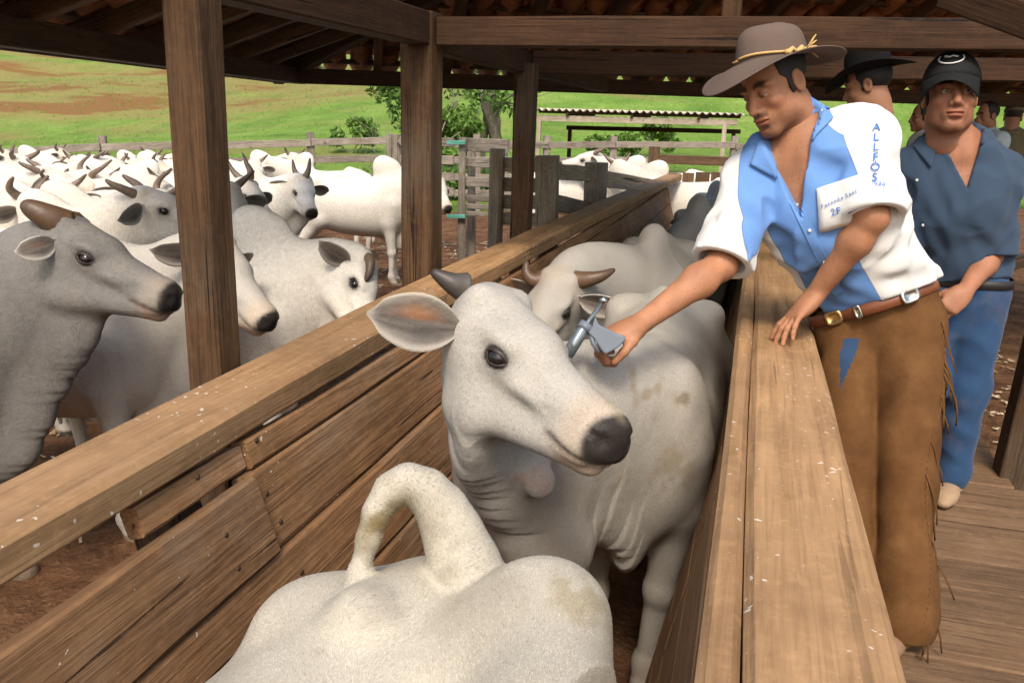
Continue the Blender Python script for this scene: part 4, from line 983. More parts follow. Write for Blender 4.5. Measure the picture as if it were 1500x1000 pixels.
posed('behind', 'pale grey hornless zebu looking out from behind the roof post', (318, 350), 3.95, (424, 472), 3.8, (.5, .8, .2), math.radians(12), .9, h=.014, coat=(.6, .56, .49), shade=(.4, .375, .34), hump=.5, dewlap=1.0, folds=.6)
UPH = lambda r=.0, l=.16: [[(-.05, .02, -.05), (-.09, .07, -.06), (-.1, .13, -.06), (-.08, l+.05, -.06)], [(.04, .02, .04), (.07, .07, .05), (.075, .13, .05), (.05, l+.05, .05)]]
posed('headdown', 'white humped zebu lowering its horned head behind the rail', (533, 378), 4.6, (560, 482), 4.45, (.9, .35, .1), math.radians(14), .92, h=.015, coat=(.78, .73, .64), hump=1.0, dewlap=.8, horns=None,
      hw=[[(-.03, .03, -.05), (-.08, .05, -.1), (-.14, .06, -.1)], [(.02, -.01, .05), (.05, -.02, .1), (.05, -.09, .13), (.02, -.15, .13)]], hcol=((.3, .2, .12), (.06, .04, .03)), neck=None)
posed('side', 'big white zebu with rounded hump standing side-on in the corral', (642, 262), 10.6, (668, 308), 10.3, (.6, .8, .1), math.radians(17), .98, h=.018, coat=(.7, .65, .56), shade=(.6, .55, .47), hump=.95, dewlap=1.5, mat=M_COATW, sc=1.03, lid=False)
posed('look', 'white zebu with short upright horns looking over its shoulder', (442, 262), 8.6, (468, 322), 8.2, (.35, .9, .5), math.radians(25), .9, h=.018, coat=(.78, .73, .64), tan=.25, mat=M_COATW, hw=[[(-.03, .02, -.03), (-.08, .09, -.03), (-.1, .2, -.03)], [(.05, .02, .03), (.08, .09, .04), (.09, .2, .03)]], lid=False)
posed('long', 'white zebu with long swept horns, head held level in the herd', (362, 268), 7.4, (412, 322), 7.1, (.5, .85, .3), math.radians(12), .95, h=.018, coat=(.78, .73, .64), tan=.2, mat=M_COATW, hw=[[(-.02, .02, -.05), (-.09, .06, -.06), (-.15, .13, -.05), (-.18, .2, -.04)], [(.04, .03, .05), (.05, .09, .07), (.02, .15, .08), (.0, .21, .08)]], lid=False)
posed('drop', 'white zebu with drooping ear resting its chin on a neighbour', (322, 312), 6.0, (398, 356), 5.8, (.35, .9, .3), math.radians(10), .95, h=.018, coat=(.86, .81, .72), tan=.2, mat=M_COATW, lid=False)
# the herd: five kinds copied through the corral
VAR = {
 'a': dict(poll=(1.0, -.02, 1.46), hx=(1, -.1, -.55), hup=(.4, 0, 1), tan=.35, horns=[[(0, .06, 0), (-.04, .12, .04), (-.04, .145, .09), (-.03, .15, .14)], [(0, -.06, 0), (-.04, -.12, .04), (-.04, -.145, .09), (-.03, -.15, .14)]]),
 'b': dict(poll=(.93, -.16, 1.48), hx=(.55, -.85, -.55), hup=(.3, -.3, 1), tan=.3, horns=[[(0, .06, 0), (-.03, .13, .05), (-.02, .18, .13)], [(0, -.06, 0), (-.03, -.13, .05), (-.02, -.18, .13)]]),
 'c': dict(poll=(.98, .05, 1.54), hx=(1, .2, -.18), hup=(.2, 0, 1), tan=.1, horns=[[(0, .06, 0), (-.06, .11, .03), (-.12, .13, .05), (-.16, .13, .07)], [(0, -.06, 0), (-.06, -.11, .03), (-.12, -.13, .05), (-.16, -.13, .07)]]),
 'd': dict(poll=(1.04, -.1, 1.40), hx=(.95, -.45, -.65), hup=(.5, -.1, 1), tan=.5, horns=None),
 'e': dict(poll=(1.0, .12, 1.45), hx=(.7, .75, -.5), hup=(.3, .2, 1), tan=.2, horns=[[(0, .06, 0), (-.02, .13, .03), (.0, .19, .1), (.05, .2, .2)], [(0, -.06, 0), (-.02, -.13, .03), (.0, -.19, .1), (.05, -.2, .2)]])}
VL = {'a': 'white zebu with upright curved horns in the herd', 'b': 'white zebu with short horns in the herd, facing the chute', 'c': 'white zebu with horns laid back in the herd, muzzle raised',
      'd': 'white hornless tan-browed zebu in the herd', 'e': 'white zebu with wide horns in the herd, facing the hill'}
HERD = [('b', 112, 232, 10), ('a', 78, 262, 5), ('a', 40, 285, 8), ('d', 118, 288, 10), ('b', 150, 258, 20), ('c', 30, 236, 150), ('d', 215, 248, 15), ('a', 172, 236, -5), ('b', 196, 232, 30), ('c', 60, 246, 20), ('d', 12, 262, 0),
        ('a', 232, 236, 20), ('c', 140, 236, 200), ('e', 90, 240, -15), ('d', 170, 285, 0), ('c', 205, 275, 8), ('b', 348, 220, 5), ('a', 415, 219, -20), ('b', 392, 216, 15), ('d', 345, 244, 12), ('b', 330, 268, 18), ('d', 400, 240, 170),
        ('a', 262, 225, 8), ('e', 285, 232, 12), ('c', 300, 255, 5), ('a', 10, 222, 10), ('d', 55, 222, 30), ('b', 245, 262, 5), ('d', 200, 215, 10), ('a', 315, 226, 0), ('b', 15, 248, 12), ('e', 48, 270, 5), ('b', 92, 272, 14), ('e', 128, 250, 22), ('d', 186, 262, 8), ('b', 222, 225, 12), ('e', 160, 222, 4), ('a', 88, 218, 16), ('d', 130, 215, 6), ('b', 372, 232, 10), ('e', 335, 236, 160), ('b', 430, 226, 20), ('d', 28, 226, 3), ('e', 240, 280, 12)]
for k, px, py, deg in HERD:
    v = VAR[k]; rz = math.radians(deg); sc = random.uniform(.95, 1.05); at_ = head_at(px, py, rz, sc, v['poll']); df = float(fence_y(at_[0]))-at_[1]
    if df < .75: continue
    where = 'up against the grey fence' if df < 4 else 'in the thick of the herd' if df < 8.5 else 'on the shed side of the herd'
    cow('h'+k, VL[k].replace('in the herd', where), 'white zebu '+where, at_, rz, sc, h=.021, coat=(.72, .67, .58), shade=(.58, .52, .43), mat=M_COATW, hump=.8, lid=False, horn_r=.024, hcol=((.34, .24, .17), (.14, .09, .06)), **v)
# animals in the next yard
for k, px, py, deg, lab in (('c', 868, 226, -170, 'white zebu with raised horned head in the yard behind the leaning posts'), ('d', 945, 243, 12, 'white zebu with rounded hump in the yard behind the leaning posts'), ('b', 905, 240, 170, 'white zebu turned away in the yard behind the leaning posts')):
    v = VAR[k]; rz = math.radians(deg); cow('h'+k, lab, None, head_at(px, py, rz, 1.0, v['poll']), rz, 1.0)
# ------------------------------------------------------------------ people
def human_head(p, lid=.006):
    """x forwards, y left, z up; origin between the ears, eye level z=.008"""
    x, y, z = p; q = (x, np.abs(y), z)
    d = ell(p, (-.012, 0, .045), (.098, .077, .088))
    d = smin(d, ell(p, (.025, 0, -.02), (.070, .062, .088)), .03)
    d = smin(d, ell(q, (.012, .040, -.062), (.048, .026, .042)), .03)            # jaw angle
    d = smin(d, cone(q, (.015, .047, -.075), (.070, .016, -.105), .019, .019), .022)
    d = smin(d, ell(p, (.078, 0, -.104), (.022, .024, .017)), .02)               # chin
    d = smin(d, ell(q, (.072, .030, .026), (.022, .030, .0095)), .014)           # brow
    d = smin(d, ell(q, (.062, .046, -.024), (.022, .017, .016)), .02)            # cheekbone
    d = smax(d, -ell(q, (.094, .031, .005), (.019, .017, .0105)), .010)          # eye socket
    d = smin(d, cone(p, (.088, 0, .020), (.110, 0, -.030), .0085, .0125), .012)  # nose
    d = smin(d, ell(p, (.113, 0, -.034), (.0125, .0105, .010)), .006)
    d = smin(d, ell(q, (.100, .0135, -.037), (.0115, .0085, .0085)), .006)
    d = smax(d, -ell(q, (.110, .0075, -.0465), (.006, .0042, .004)), .003)
    d = smin(d, ell(p, (.078, 0, -.066), (.026, .034, .030)), .02)               # mouth mound
    d = smin(d, ell(q, (.0985, .007, -.0625), (.0095, .019, .0055)), .005)
    d = smin(d, ell(p, (.0965, 0, -.0745), (.0105, .021, .0065)), .005)
    d = d+.0030*np.exp(-((z+.0683)/.0022)**2)*(np.abs(y) < .027)*(x > .07)
    d = smax(d, -ell(p, (.100, 0, -.088), (.010, .02, .006)), .008)
    eb = np.sqrt((x-.0795)**2+(np.abs(y)-.031)**2+(z-.005)**2)
    d = smin(d, smax(eb-.0142, -(z-lid+.10*(x-.09)), .002), .004)              # upper lid
    d = smin(d, smax(eb-.0138, (z+.0025), .002), .004)                           # lower lid
    e = ell(q, (-.012, .078, -.004), (.021, .0105, .033)); e = smax(e, -ell(q, (-.007, .087, -.001), (.0135, .0085, .021)), .003)
    e = smin(e, ell(q, (.003, .0765, -.006), (.006, .005, .008)), .004)
    return smin(d, e, .007)
def head_colour(V, skin, beard=.5, brow=.9):
    x, y, z = V.T; ay = np.abs(y); C = np.tile(np.array(skin, float), (len(V), 1)); sm = lambda a, b, v: np.clip((v-a)/(b-a), 0, 1)
    def mix(w, c): C[:] = C*(1-w[:, None])+np.array(c)*w[:, None]
    red = np.exp(-(((ay-.042)/.022)**2+((z+.03)/.025)**2))*(x > .03); mix(red*.22, np.array(skin)*[1.15, .78, .7])
    mix(np.exp(-((x-.113)/.016)**2-(y/.016)**2-((z+.034)/.014)**2)*.25, np.array(skin)*[1.15, .8, .75])
    bd = sm(-.050, -.085, z)*sm(-.01, .03, x)*1.0; mo = np.exp(-((z+.052)/.008)**2)*(ay < .03)*(x > .08); mix(np.clip(np.maximum(bd*.8, mo), 0, 1)*beard*(.85+.15*np.sin(x*900)*np.sin(z*800+y*700)), np.array(skin)*.28)
    lips = np.exp(-((z+.0685)/.0095)**4)*(ay < .0245)*(x > .085); mix(lips*.75, np.array(skin)*[.95, .52, .5])
    mix(np.exp(-((z+.0683)/.0024)**2)*(ay < .027)*(x > .08)*.7, (.05, .02, .015))
    bz = z-.0275-.007*np.sin(np.clip((ay-.012)/.036, 0, 1)*3.1); mix(np.exp(-(bz/.0085)**4)*sm(.010, .016, ay)*sm(.056, .046, ay)*(x > .055)*brow, (.016, .011, .009))
    ed = np.sqrt(((x-.092)/.02)**2+((ay-.031)/.0175)**2+((z-.005)/.009)**2); mix(np.clip(1.25-ed, 0, 1)*.55, np.array(skin)*.35)
    mix(np.exp(-((x-.106)**2+(ay-.0075)**2+(z+.0465)**2)/.0045**2)*.9, (.03, .012, .008))
    return C
class Hand:
    """fingers: list of (bend1, bend2, bend3, spread) in degrees for index..little; thumb: list of 3-D points in hand axes"""
    def __init__(s, wrist, x, back, thumb_side, fingers, thumb, sc=1.0): s.__dict__.update(locals())
    def build(s, f):
        R = frm(s.x, s.back); R[:, 1] *= s.thumb_side; W = np.asarray(s.wrist, float); k = s.sc; P = lambda q: W+R@(np.asarray(q, float)*k); s.R = R
        side = R[:, 2]
        f.cone(P((.0, .0, 0)), P((.03, .004, 0)), .026*k, .03*k, .02, (side, .68))
        for y0, y1 in ((.022, .026), (.006, .008), (-.010, -.010), (-.022, -.027)): f.cone(P((.015, y0*.7, 0)), P((.088-(abs(y1-.006)*.28), y1, .002)), .019*k, .0125*k, .016, (side, .8))
        f.ell(P((.04, .0, -.004)), (.034*k, .034*k, .018*k), .02, R=R)
        f.cone(P((.02, .018, -.008)), P((.055, .034, -.012)), .018*k, .014*k, .015)
        s.tips = []
        for (b1, b2, b3, sp), y, L, r in zip(s.fingers, (.027, .009, -.009, -.027), (.96, 1.06, .99, .8), (.0093, .0096, .009, .0081)):
            q = np.array([.090-(abs(y-.006)*.28), y, .002]); a = math.radians(sp); ang = 0; c = [q]
            for b, l in zip((b1, b2, b3), (.043, .027, .022)):
                ang += math.radians(b); dr = np.array([math.cos(ang)*math.cos(a), math.cos(ang)*math.sin(a), -math.sin(ang)]); q = q+dr*l*L; c.append(q)
            for i in range(3): f.cone(P(c[i]), P(c[i+1]), (r*(1-.07*i))*k, (r*(.94-.09*i))*k, .0045)
            f.ell(P(c[1]), [r*k*1.03]*3, .004); s.tips.append((P(c[3]), R@unit(c[3]-c[2])))
        T = [np.array(t) for t in s.thumb]
        for i in range(len(T)-1): f.cone(P(T[i]), P(T[i+1]), (.0155, .0122, .0105)[min(i, 2)]*k, (.0122, .0105, .0088)[min(i, 2)]*k, .007)
def skin_mat(name, rough=.56):
    m = MT(name, rough, .32); v = m.coord(); c = m.attr('skin'); n = m.noise(v, 320, 3, .6); n2 = m.noise(v, 38, 4, .6)
    c = m.mix(m.ramp(n2, [(.4, .0), (.75, .22)]), c, (.20, .075, .04)); c = m.mix(m.ramp(n, [(.5, .0), (.68, .25)]), c, (.1, .045, .025)); hv_ = m.noise(m.coord((220, 220, 30)), 1, 2); c = m.mix(m.ramp(hv_, [(.62, .0), (.7, .3)]), c, (.04, .02, .012))
    m.b.inputs['Subsurface Weight'].default_value = .08; m.b.inputs['Subsurface Radius'].default_value = (.01, .004, .002)
    return m.done(c, m.bump(n, .35, .003, m.bump(n2, .15, .01)))
M_SKIN = skin_mat('skin')
def cloth_mat(name, cols, rough=.85, weave=900, var=.1, key='panel', soil=0.0):
    """cols: list of (lower bound of the panel attribute, colour)"""
    m = MT(name, rough, .15); v = m.coord(); a = m.attr(key, 'Fac'); c = cols[0][1]
    for b, cc in cols[1:]: c = m.mix(m.math('GREATER_THAN', a, b), c, cc)
    n = m.noise(v, 14, 5, .6); w = m.noise(v, weave, 2)
    seam = m.math('LESS_THAN', m.math('ABSOLUTE', a), .0016)
    if not hasattr(c, 'is_linked'): rgb = m.node('ShaderNodeRGB'); rgb.outputs[0].default_value = (*c, 1); c = rgb.outputs[0]
    c = m.mix(m.math('MULTIPLY', n, var*2), c, (.02, .02, .02))
    if len(cols) > 1: c = m.mix(m.math('MULTIPLY', seam, .5), c, (.05, .08, .15))
    if soil: c = m.mix(m.ramp(m.noise(v, 6, 5, .65), [(.5, .0), (.72, soil)]), c, (.25, .15, .08))
    m.b.inputs['Sheen Weight'].default_value = .1
    return m.done(c, m.bump(n, .12, .012, m.bump(w, .12, .001)))
def put(name, VQ, mat, parent, attrs=None, keep=False):
    V, Q = VQ if keep else drop_bits(*VQ)
    me = mesh_np(name, V, Q); o = link(name, me, mat, parent); o.matrix_parent_inverse = parent_inv(parent); return o, V, me
_m = MT('eyeball', .12, .6); M_EYEB = _m.done(_m.attr('skin'))
def eyeball(parent, c, look, r=.0122, iris=(.035, .016, .008)):
    me = ball_mesh('eye', (r, r, r), 24, 18); co = np.array([v.co[:] for v in me.vertices])/r; d = co@unit(look); C = np.tile(np.array((.40, .35, .31)), (len(co), 1))
    C[d > .86] = iris; C[d > .965] = (.004, .004, .004); vcol(me, 'skin', C); o = link('eye', me, M_EYEB, parent); o.matrix_parent_inverse = parent_inv(parent); o.location = c; return o
M_HAIR = plain('black_hair', (.014, .011, .009), .55, .35, scale=300, bump=.6)
def make_person(J, label, skin=(.33, .155, .085), hs=1.0, h=.005, hh=.003, beard=.5, hair=True, eyes=True, gaze=None, lid=.006):
    """J: joints in world space. Returns root and the head frame"""
    root = empty('person', (float(J['pel'][0]), float(J['pel'][1]), J.get('floor', .55)), 0, label, 'person')
    HC = np.asarray(J['head'], float); R = frm(J['face'], J['up']); hd = lambda q: HC+R@(np.asarray(q, float)*hs)
    pts = [np.asarray(J[k], float) for k in ('head', 'neck', 'pel', 'shL', 'shR', 'elL', 'elR', 'wrL', 'wrR')]; lo = np.min(pts, 0)-.22; hi = np.max(pts, 0)+.22; hi[2] = np.max([J['neck'][2], J['shL'][2], J['shR'][2]])+.14
    f = Field(lo, hi, h); J = {k: (np.asarray(v, float) if k in ('neck', 'pel', 'chest', 'shL', 'shR', 'elL', 'elR', 'wrL', 'wrR') else v) for k, v in J.items()}
    tf = frm(J['tfwd'], J['neck']-J['pel']); side = tf[:, 1]; fw = tf[:, 0]
    ch = J.get('chest', J['pel']*.4+J['neck']*.6)
    f.cone(J['pel'], ch, .135, .16, .06, (fw, .66)); f.cone(ch, J['neck']-(J['neck']-ch)*.25, .16, .11, .06, (fw, .66))
    nk = hd((-.025, 0, -.085)); f.cone(J['neck']-(J['neck']-ch)*.12, nk, .068*hs, .058*hs, .04)
    for s in 'LR':
        a, b, c = J['sh'+s], J['el'+s], J['wr'+s]; f.cone(J['neck']*.75+ch*.25, a, .065, .06, .05); f.cone(ch, a, .09, .055, .06, (fw, .7)); f.cone(a, b, .055, .044, .03)
        e = b+(c-b)*.28; f.cone(b, e, .043, .047, .02); f.cone(e, c, .047, .0285, .03, None); f.ell(b, (.042,)*3, .02)
        if J.get('hand'+s): J['hand'+s].build(f)
    V1, Q1 = drop_bits(*f.mesh()); C1 = np.tile(np.array(skin, float), (len(V1), 1)); nz = Sines(40, 3)(V1.T); C1 *= (1+.07*nz)[:, None]
    for s in 'LR':   # knuckles and finger tips a little redder, nails paler
        if J.get('hand'+s):
            for t, d in J['hand'+s].tips:
                w = np.exp(-(((V1-t)**2).sum(1))/.010**2)*.5; C1 = C1*(1-w[:, None])+np.array([skin[0]*1.35, skin[1]*1.25, skin[2]*1.3])*w[:, None]
    # head
    lo2 = HC-.19*hs; hi2 = HC+.2*hs; g = Field(lo2, hi2, hh)
    g.put(lambda p: human_head([sum(R[i][j]*(p[i]-HC[i]) for i in range(3))/hs for j in range(3)], lid)*hs, lo2, hi2, .01, 'min')
    g.cone(nk, hd((-.025, 0, -.055)), .058*hs, .056*hs, .03); g.cone(hd((-.03, 0, -.15)), nk, .062*hs, .058*hs, .03)
    V2, Q2 = drop_bits(*g.mesh()); C2 = head_colour((V2-HC)@R/hs, skin, beard)
    me = mesh_np('body', np.concatenate([V1, V2]), np.concatenate([Q1, Q2+len(V1)])); vcol(me, 'skin', np.clip(np.concatenate([C1, C2]), 0, 1))
    body = link('body', me, M_SKIN, root); body.matrix_parent_inverse = parent_inv(root)
    if eyes:
        for s in (1, -1): eyeball(root, hd((.0795, .031*s, .005)), R@unit(gaze if gaze is not None else (1, 0, -.25)), .0124*hs)
    if hair:
        gh = Field(lo2, hi2, hh*1.3)
        def hf(p):
            q = [sum(R[i][j]*(p[i]-HC[i]) for i in range(3))/hs for j in range(3)]; x, y, z = q; ay = np.abs(y)
            d = ell(q, (-.014, 0, .046), (.103, .081, .092)); line = x-.040; d = smax(d, line+.95*(.032-z)*(z < .032), .006)
            d = smax(d, -(z+.055+.3*(x+.06)), .006)
            sb = ell((x, ay, z), (.012, .0715, -.002), (.010, .006, .030)); return smin(d, sb, .006)*hs
        gh.put(hf, lo2, hi2, .01, 'min'); put('hair', gh.mesh(), M_HAIR, root)
    return root, HC, R, hd, tf
def ring_band(C, axU, axV, ru, rv, hgt, thick, n=48, a0=0, a1=2*math.pi, tilt=None):
    """elliptical band: verts/faces"""
    N = np.cross(axU, axV); v, f = [], []
    for i in range(n+1):
        a = a0+(a1-a0)*i/n; d = axU*math.cos(a)*ru+axV*math.sin(a)*rv; o = unit(d)
        for r_, z_ in ((0, -hgt/2), (thick, -hgt/2+thick*.5), (thick, hgt/2-thick*.5), (0, hgt/2)): v.append(C+d+o*r_+N*z_)
    for i in range(n):
        for k in range(3): f.append((i*4+k, (i+1)*4+k, (i+1)*4+k+1, i*4+k+1))
    return v, f
def wrinkle(fld, lo, hi, amp, seed, scale=(14, 14, 14), dirs=None):
    sl, p = fld.box(lo, hi); n1 = Sines(1, seed, 12); n2 = Sines(1, seed+7, 12)
    q = [p[i]*scale[i] for i in range(3)]; w = n1(q); q2 = [p[i]*scale[i]*2.3 for i in range(3)]; w2 = n2(q2)
    fld.F[sl] += (amp*(np.abs(w)-.8)*.9+amp*.35*w2).astype(np.float32)
def collar(parent, C, R, r, mat, drop=.055, open_=.5, pts=.05, rise=.03):
    """folded shirt collar: R columns fwd,left,up at the neck"""
    n = 40; v, f = [], []
    prof = [(0, .0, -.005), (0, .004, rise), (0, .010, rise+.004), (0, .030, rise-.022), (0, .05, rise-drop)]
    for i in range(n+1):
        a = open_+(2*math.pi-2*open_)*i/n; e = min(i, n-i)/n; k = max(0, 1-e*5.5)
        for j, (_, o, z) in enumerate(prof):
            rr = r+o*(1+.1*k); zz = z-(pts*k*(j/4)**1.5 if j >= 3 else 0)-.055*max(0, math.cos(a))*(1.2)
            fx = math.cos(a)*rr*1.0+(.02*max(0, math.cos(a))); p = C+R@np.array([fx, math.sin(a)*rr*1.05, zz]); v.append(p)
    for i in range(n):
        for j in range(4): f.append((i*5+j, (i+1)*5+j, (i+1)*5+j+1, i*5+j+1))
    o = link('collar', mesh('collar', v, f, True), mat, parent); o.matrix_parent_inverse = parent_inv(parent); s = o.modifiers.new('s', 'SOLIDIFY'); s.thickness = .004; return o
def bvh_of(V, Q):
    from mathutils.bvhtree import BVHTree
    return BVHTree.FromPolygons([tuple(map(float, p)) for p in V], [tuple(map(int, q)) for q in Q])
def lettering(name, text, bvh, origin, right, down_up, size, direc, mat, parent, vertical=False, off=.0055, gap=1.12, arc=0.0, shear=0.0, bold=0.008):
    """flat letters laid on a cloth surface: origin/right/up in world, cast along direc"""
    right = Vector(unit(right)); up = Vector(unit(down_up)); V, F = [], []
    def glyph(ch):
        c = bpy.data.curves.new('g', 'FONT'); c.body = ch; c.size = 1.0; c.resolution_u = 3; c.shear = shear; c.offset = bold; o = bpy.data.objects.new('g', c); COL.objects.link(o)
        dg = bpy.context.evaluated_depsgraph_get(); me = bpy.data.meshes.new_from_object(o.evaluated_get(dg)); vs_ = [v.co[:] for v in me.vertices]; fs = [tuple(p.vertices) for p in me.polygons]
        bpy.data.objects.remove(o); bpy.data.curves.remove(c); bpy.data.meshes.remove(me); return vs_, fs
    x = 0.0; y = 0.0
    for ch in text:
        if ch == ' ': x += .35*size; continue
        vs_, fs = glyph(ch); w = max(p[0] for p in vs_) if vs_ else .3; n = len(V)
        for p in vs_:
            if vertical: a, b = (p[0]-w/2)*size, p[1]*size-y
            else: a, b = x+p[0]*size, p[1]*size+arc*(x+p[0]*size)*(1-(x)/.2)
            q = Vector(origin)+right*a+up*b; hit = bvh.ray_cast(q-Vector(direc)*.25, Vector(direc), .6)
            V.append((hit[0]-Vector(direc)*off) if hit[0] is not None else q)
        F += [tuple(i+n for i in f_) for f_ in fs]
        if vertical: y += size*gap
        else: x += (w+.09)*size
    o = link(name, mesh(name, V, F), mat, parent); return o
def ray_n(px, py): return unit(ray(px, py))
def rel(o, root): o.matrix_parent_inverse = parent_inv(root)
def boots(root, J, mat, sole=.0):
    for s in 'LR':
        a = np.asarray(J['an'+s], float); d = unit(np.asarray(J['toe'+s], float)); fl = J.get('floor', .55)
        f = Field(a-[.25, .25, .12], a+[.25, .25, .2], .008); base = np.array([a[0], a[1], fl+.04])
        f.cone(a+[0, 0, .02], base+[0, 0, .02], .05, .05, .02); f.cone(base-d*.05, base+d*.14+[0, 0, -.005], .045, .042, .03, ((0, 0, 1), .8)); f.cone(base+d*.1, base+d*.19+[0, 0, -.01], .044, .03, .02, ((0, 0, 1), .7))
        f.F[:] = np.maximum(f.F, (fl+.002-f.ax[2])[None, None, :]); put('boot', f.mesh(), mat, root)

# ---- the vaccinator
SH_BLUE, SH_WHITE = (.13, .265, .56), (.66, .65, .62)
J1 = dict(floor=.55, head=atd(1136, 127, 2.52), face=cw(-.80, -.50, .38), up=cw(-.42, .86, .24), neck=atd(1172, 203, 2.57), pel=atd(1290, 438, 2.72), chest=atd(1208, 300, 2.6), tfwd=cw(-.62, -.25, .75),
          shR=atd(1103, 262, 2.64), elR=atd(1056, 388, 2.55), wrR=atd(938, 474, 2.40), shL=atd(1262, 205, 2.52), elL=atd(1277, 318, 2.44), wrL=atd(1194, 432, 2.60))
pg = atd(886, 488, 2.36)
gx_ = cw(-.93, -.32, .1)
J1['handR'] = Hand(J1['wrR'], cw(-.92, -.34, .2), cw(-.3, .88, .25), 1, [(38, 62, 42, 2), (44, 66, 42, 0), (48, 68, 42, -2), (52, 68, 42, -4)], [(.02, .02, -.01), (.045, .042, -.02), (.075, .05, -.034), (.10, .044, -.05)], 1.2)
hl = unit(onz(1128, 492, 1.425)-J1['wrL']); 
J1['handL'] = Hand(J1['wrL'], hl+np.array([0, 0, -.12]), np.array([-.25, .0, 1.0]), -1, [(2, 14, 10, 12), (6, 14, 10, 4), (8, 14, 10, -5), (10, 14, 10, -15)], [(.02, .02, -.01), (.045, .045, -.016), (.07, .068, -.02), (.092, .078, -.022)], 1.05)
man, HC, HR, hd, tf = make_person(J1, 'man in wide-brimmed hat and blue-and-white shirt vaccinating the cow', (.36, .165, .085), 1.02, .0048, .0028, .85, gaze=(1, -.1, -.75), lid=.0005)
# shirt
def shirt(J, tf, root, mat, h=.006, sl=(.085, .095), cuff='roll', vneck=.2, amp=.006, seed=2, bulk=1.0, cutL=None, cutR=None, hem=None, vside=0.0, vw=.36):
    pts = [np.asarray(J[k], float) for k in ('neck', 'pel', 'shL', 'shR', 'elL', 'elR')]; lo = np.min(pts, 0)-.27; hi = np.max(pts, 0)+.2; f = Field(lo, hi, h)
    fw, sd, up = tf.T; pel, nk = np.asarray(J['pel'], float), np.asarray(J['neck'], float); ch = np.asarray(J['chest'], float)
    f.cone(pel+up*.0, ch, .162*bulk, .188*bulk, .06, (fw, .66)); f.cone(ch, nk-(nk-ch)*.25, .185*bulk, .125, .06, (fw, .68)); f.cone(pel-up*.04, pel+up*.1, .155*bulk, .165*bulk, .05, (fw, .7))
    f.cone(ch+fw*.035, pel+up*.12+fw*.03, .13*bulk, .125*bulk, .07, (fw, .6))
    f.cone(nk-(nk-ch)*.15, nk+up*.03, .085, .07, .03)
    P = f.box(lo, hi)[1]; arms = []
    for s, cut in (('L', cutL), ('R', cutR)):
        a, b = np.asarray(J['sh'+s], float), np.asarray(J['el'+s], float); d = unit(b-a); e = a+(b-a)*(cut or .85)
        f.cone(nk*.8+ch*.2, a, .08, .078, .06); f.cone(ch, a, .12, .07, .07, (fw, .75))
        g = Field(lo, hi, h); g.cone(a, e+d*.06, sl[0], sl[1], .05)
        wrinkle(g, np.minimum(a, e)-.16, np.maximum(a, e)+.16, amp*1.25, seed+ord(s), (19, 19, 15))
        if cuff: g.cone(e-d*.055, e+d*.02, sl[1]*1.03, sl[1]*1.07, .004)
        pl = sum(d[i]*(P[i]-(e+d*.02)[i]) for i in range(3)); g.F = smax(g.F, pl, .006)
        g.cone(e-d*.10, e+d*.1, sl[1]*.6, sl[1]*.95, .004, None, 'sub'); arms.append(g.F)
    wrinkle(f, lo, hi, amp, seed, (18, 18, 13))
    for A in arms: f.F = smin(f.F, A, .022)
    hz = hem if hem is not None else pel+up*-.03; f.F = smax(f.F, -sum(up[i]*(P[i]-hz[i]) for i in range(3)), .004)
    q = [sum(ax[i]*(P[i]-nk[i]) for i in range(3)) for ax in (fw, sd, up)]
    vee = np.maximum(np.abs(q[1]-vside*(-q[2]))-vw*(q[2]+vneck), -(q[0]+.0)); f.F = smax(f.F, -vee, .004)
    top = np.sqrt(q[0]**2+q[1]**2)-.066; f.F = smax(f.F, -np.maximum(top, -(q[2]+.08)), .006)
    o, V, me = put('shirt', f.mesh(), mat, root); return o, V, me
m_sh = cloth_mat('blue_white_shirt', [(0, SH_BLUE), (0.0, SH_WHITE)], var=.09)
o, V, me = shirt(J1, tf, man, m_sh, .0055, (.084, .088), vneck=.23, amp=.0105, cutL=.93, cutR=.92, hem=J1['pel']+tf[:, 2]*.012, vside=-.16, vw=.3)
q = (V-J1['neck'])@tf      # torso coordinates fwd,left,up
nzv = Sines(16, 4)(V.T)*.003
def segd(V, a, b): a = np.asarray(a); d = np.asarray(b)-a; t = np.clip(((V-a)@d)/(d@d), -.5, 1.3); return np.linalg.norm(V-a-t[:, None]*d, axis=1), t
dL, tL = segd(V, J1['shL'], J1['elL']); dR, tR = segd(V, J1['shR'], J1['elR'])
armL = np.maximum(q[:, 1]-.132-.16*np.clip(q[:, 0]+.0, 0, .2)+.1*np.clip(-.12-q[:, 2], 0, .2)*0, -1); armR = (-q[:, 1]-.155)
back = -q[:, 0]-.055
hemw = np.minimum(-q[:, 0]+.045, q[:, 1]-.05)
vfloat(me, 'panel', np.maximum.reduce([armL, armR, back*.8, hemw])+nzv)
shirt_o = o
m_bl = cloth_mat('blue_collar', [(0, SH_BLUE)], var=.06); m_wh = cloth_mat('white_cloth', [(0, SH_WHITE)], var=.06)
B1 = bvh_of(V, [p.vertices[:] for p in me.polygons])
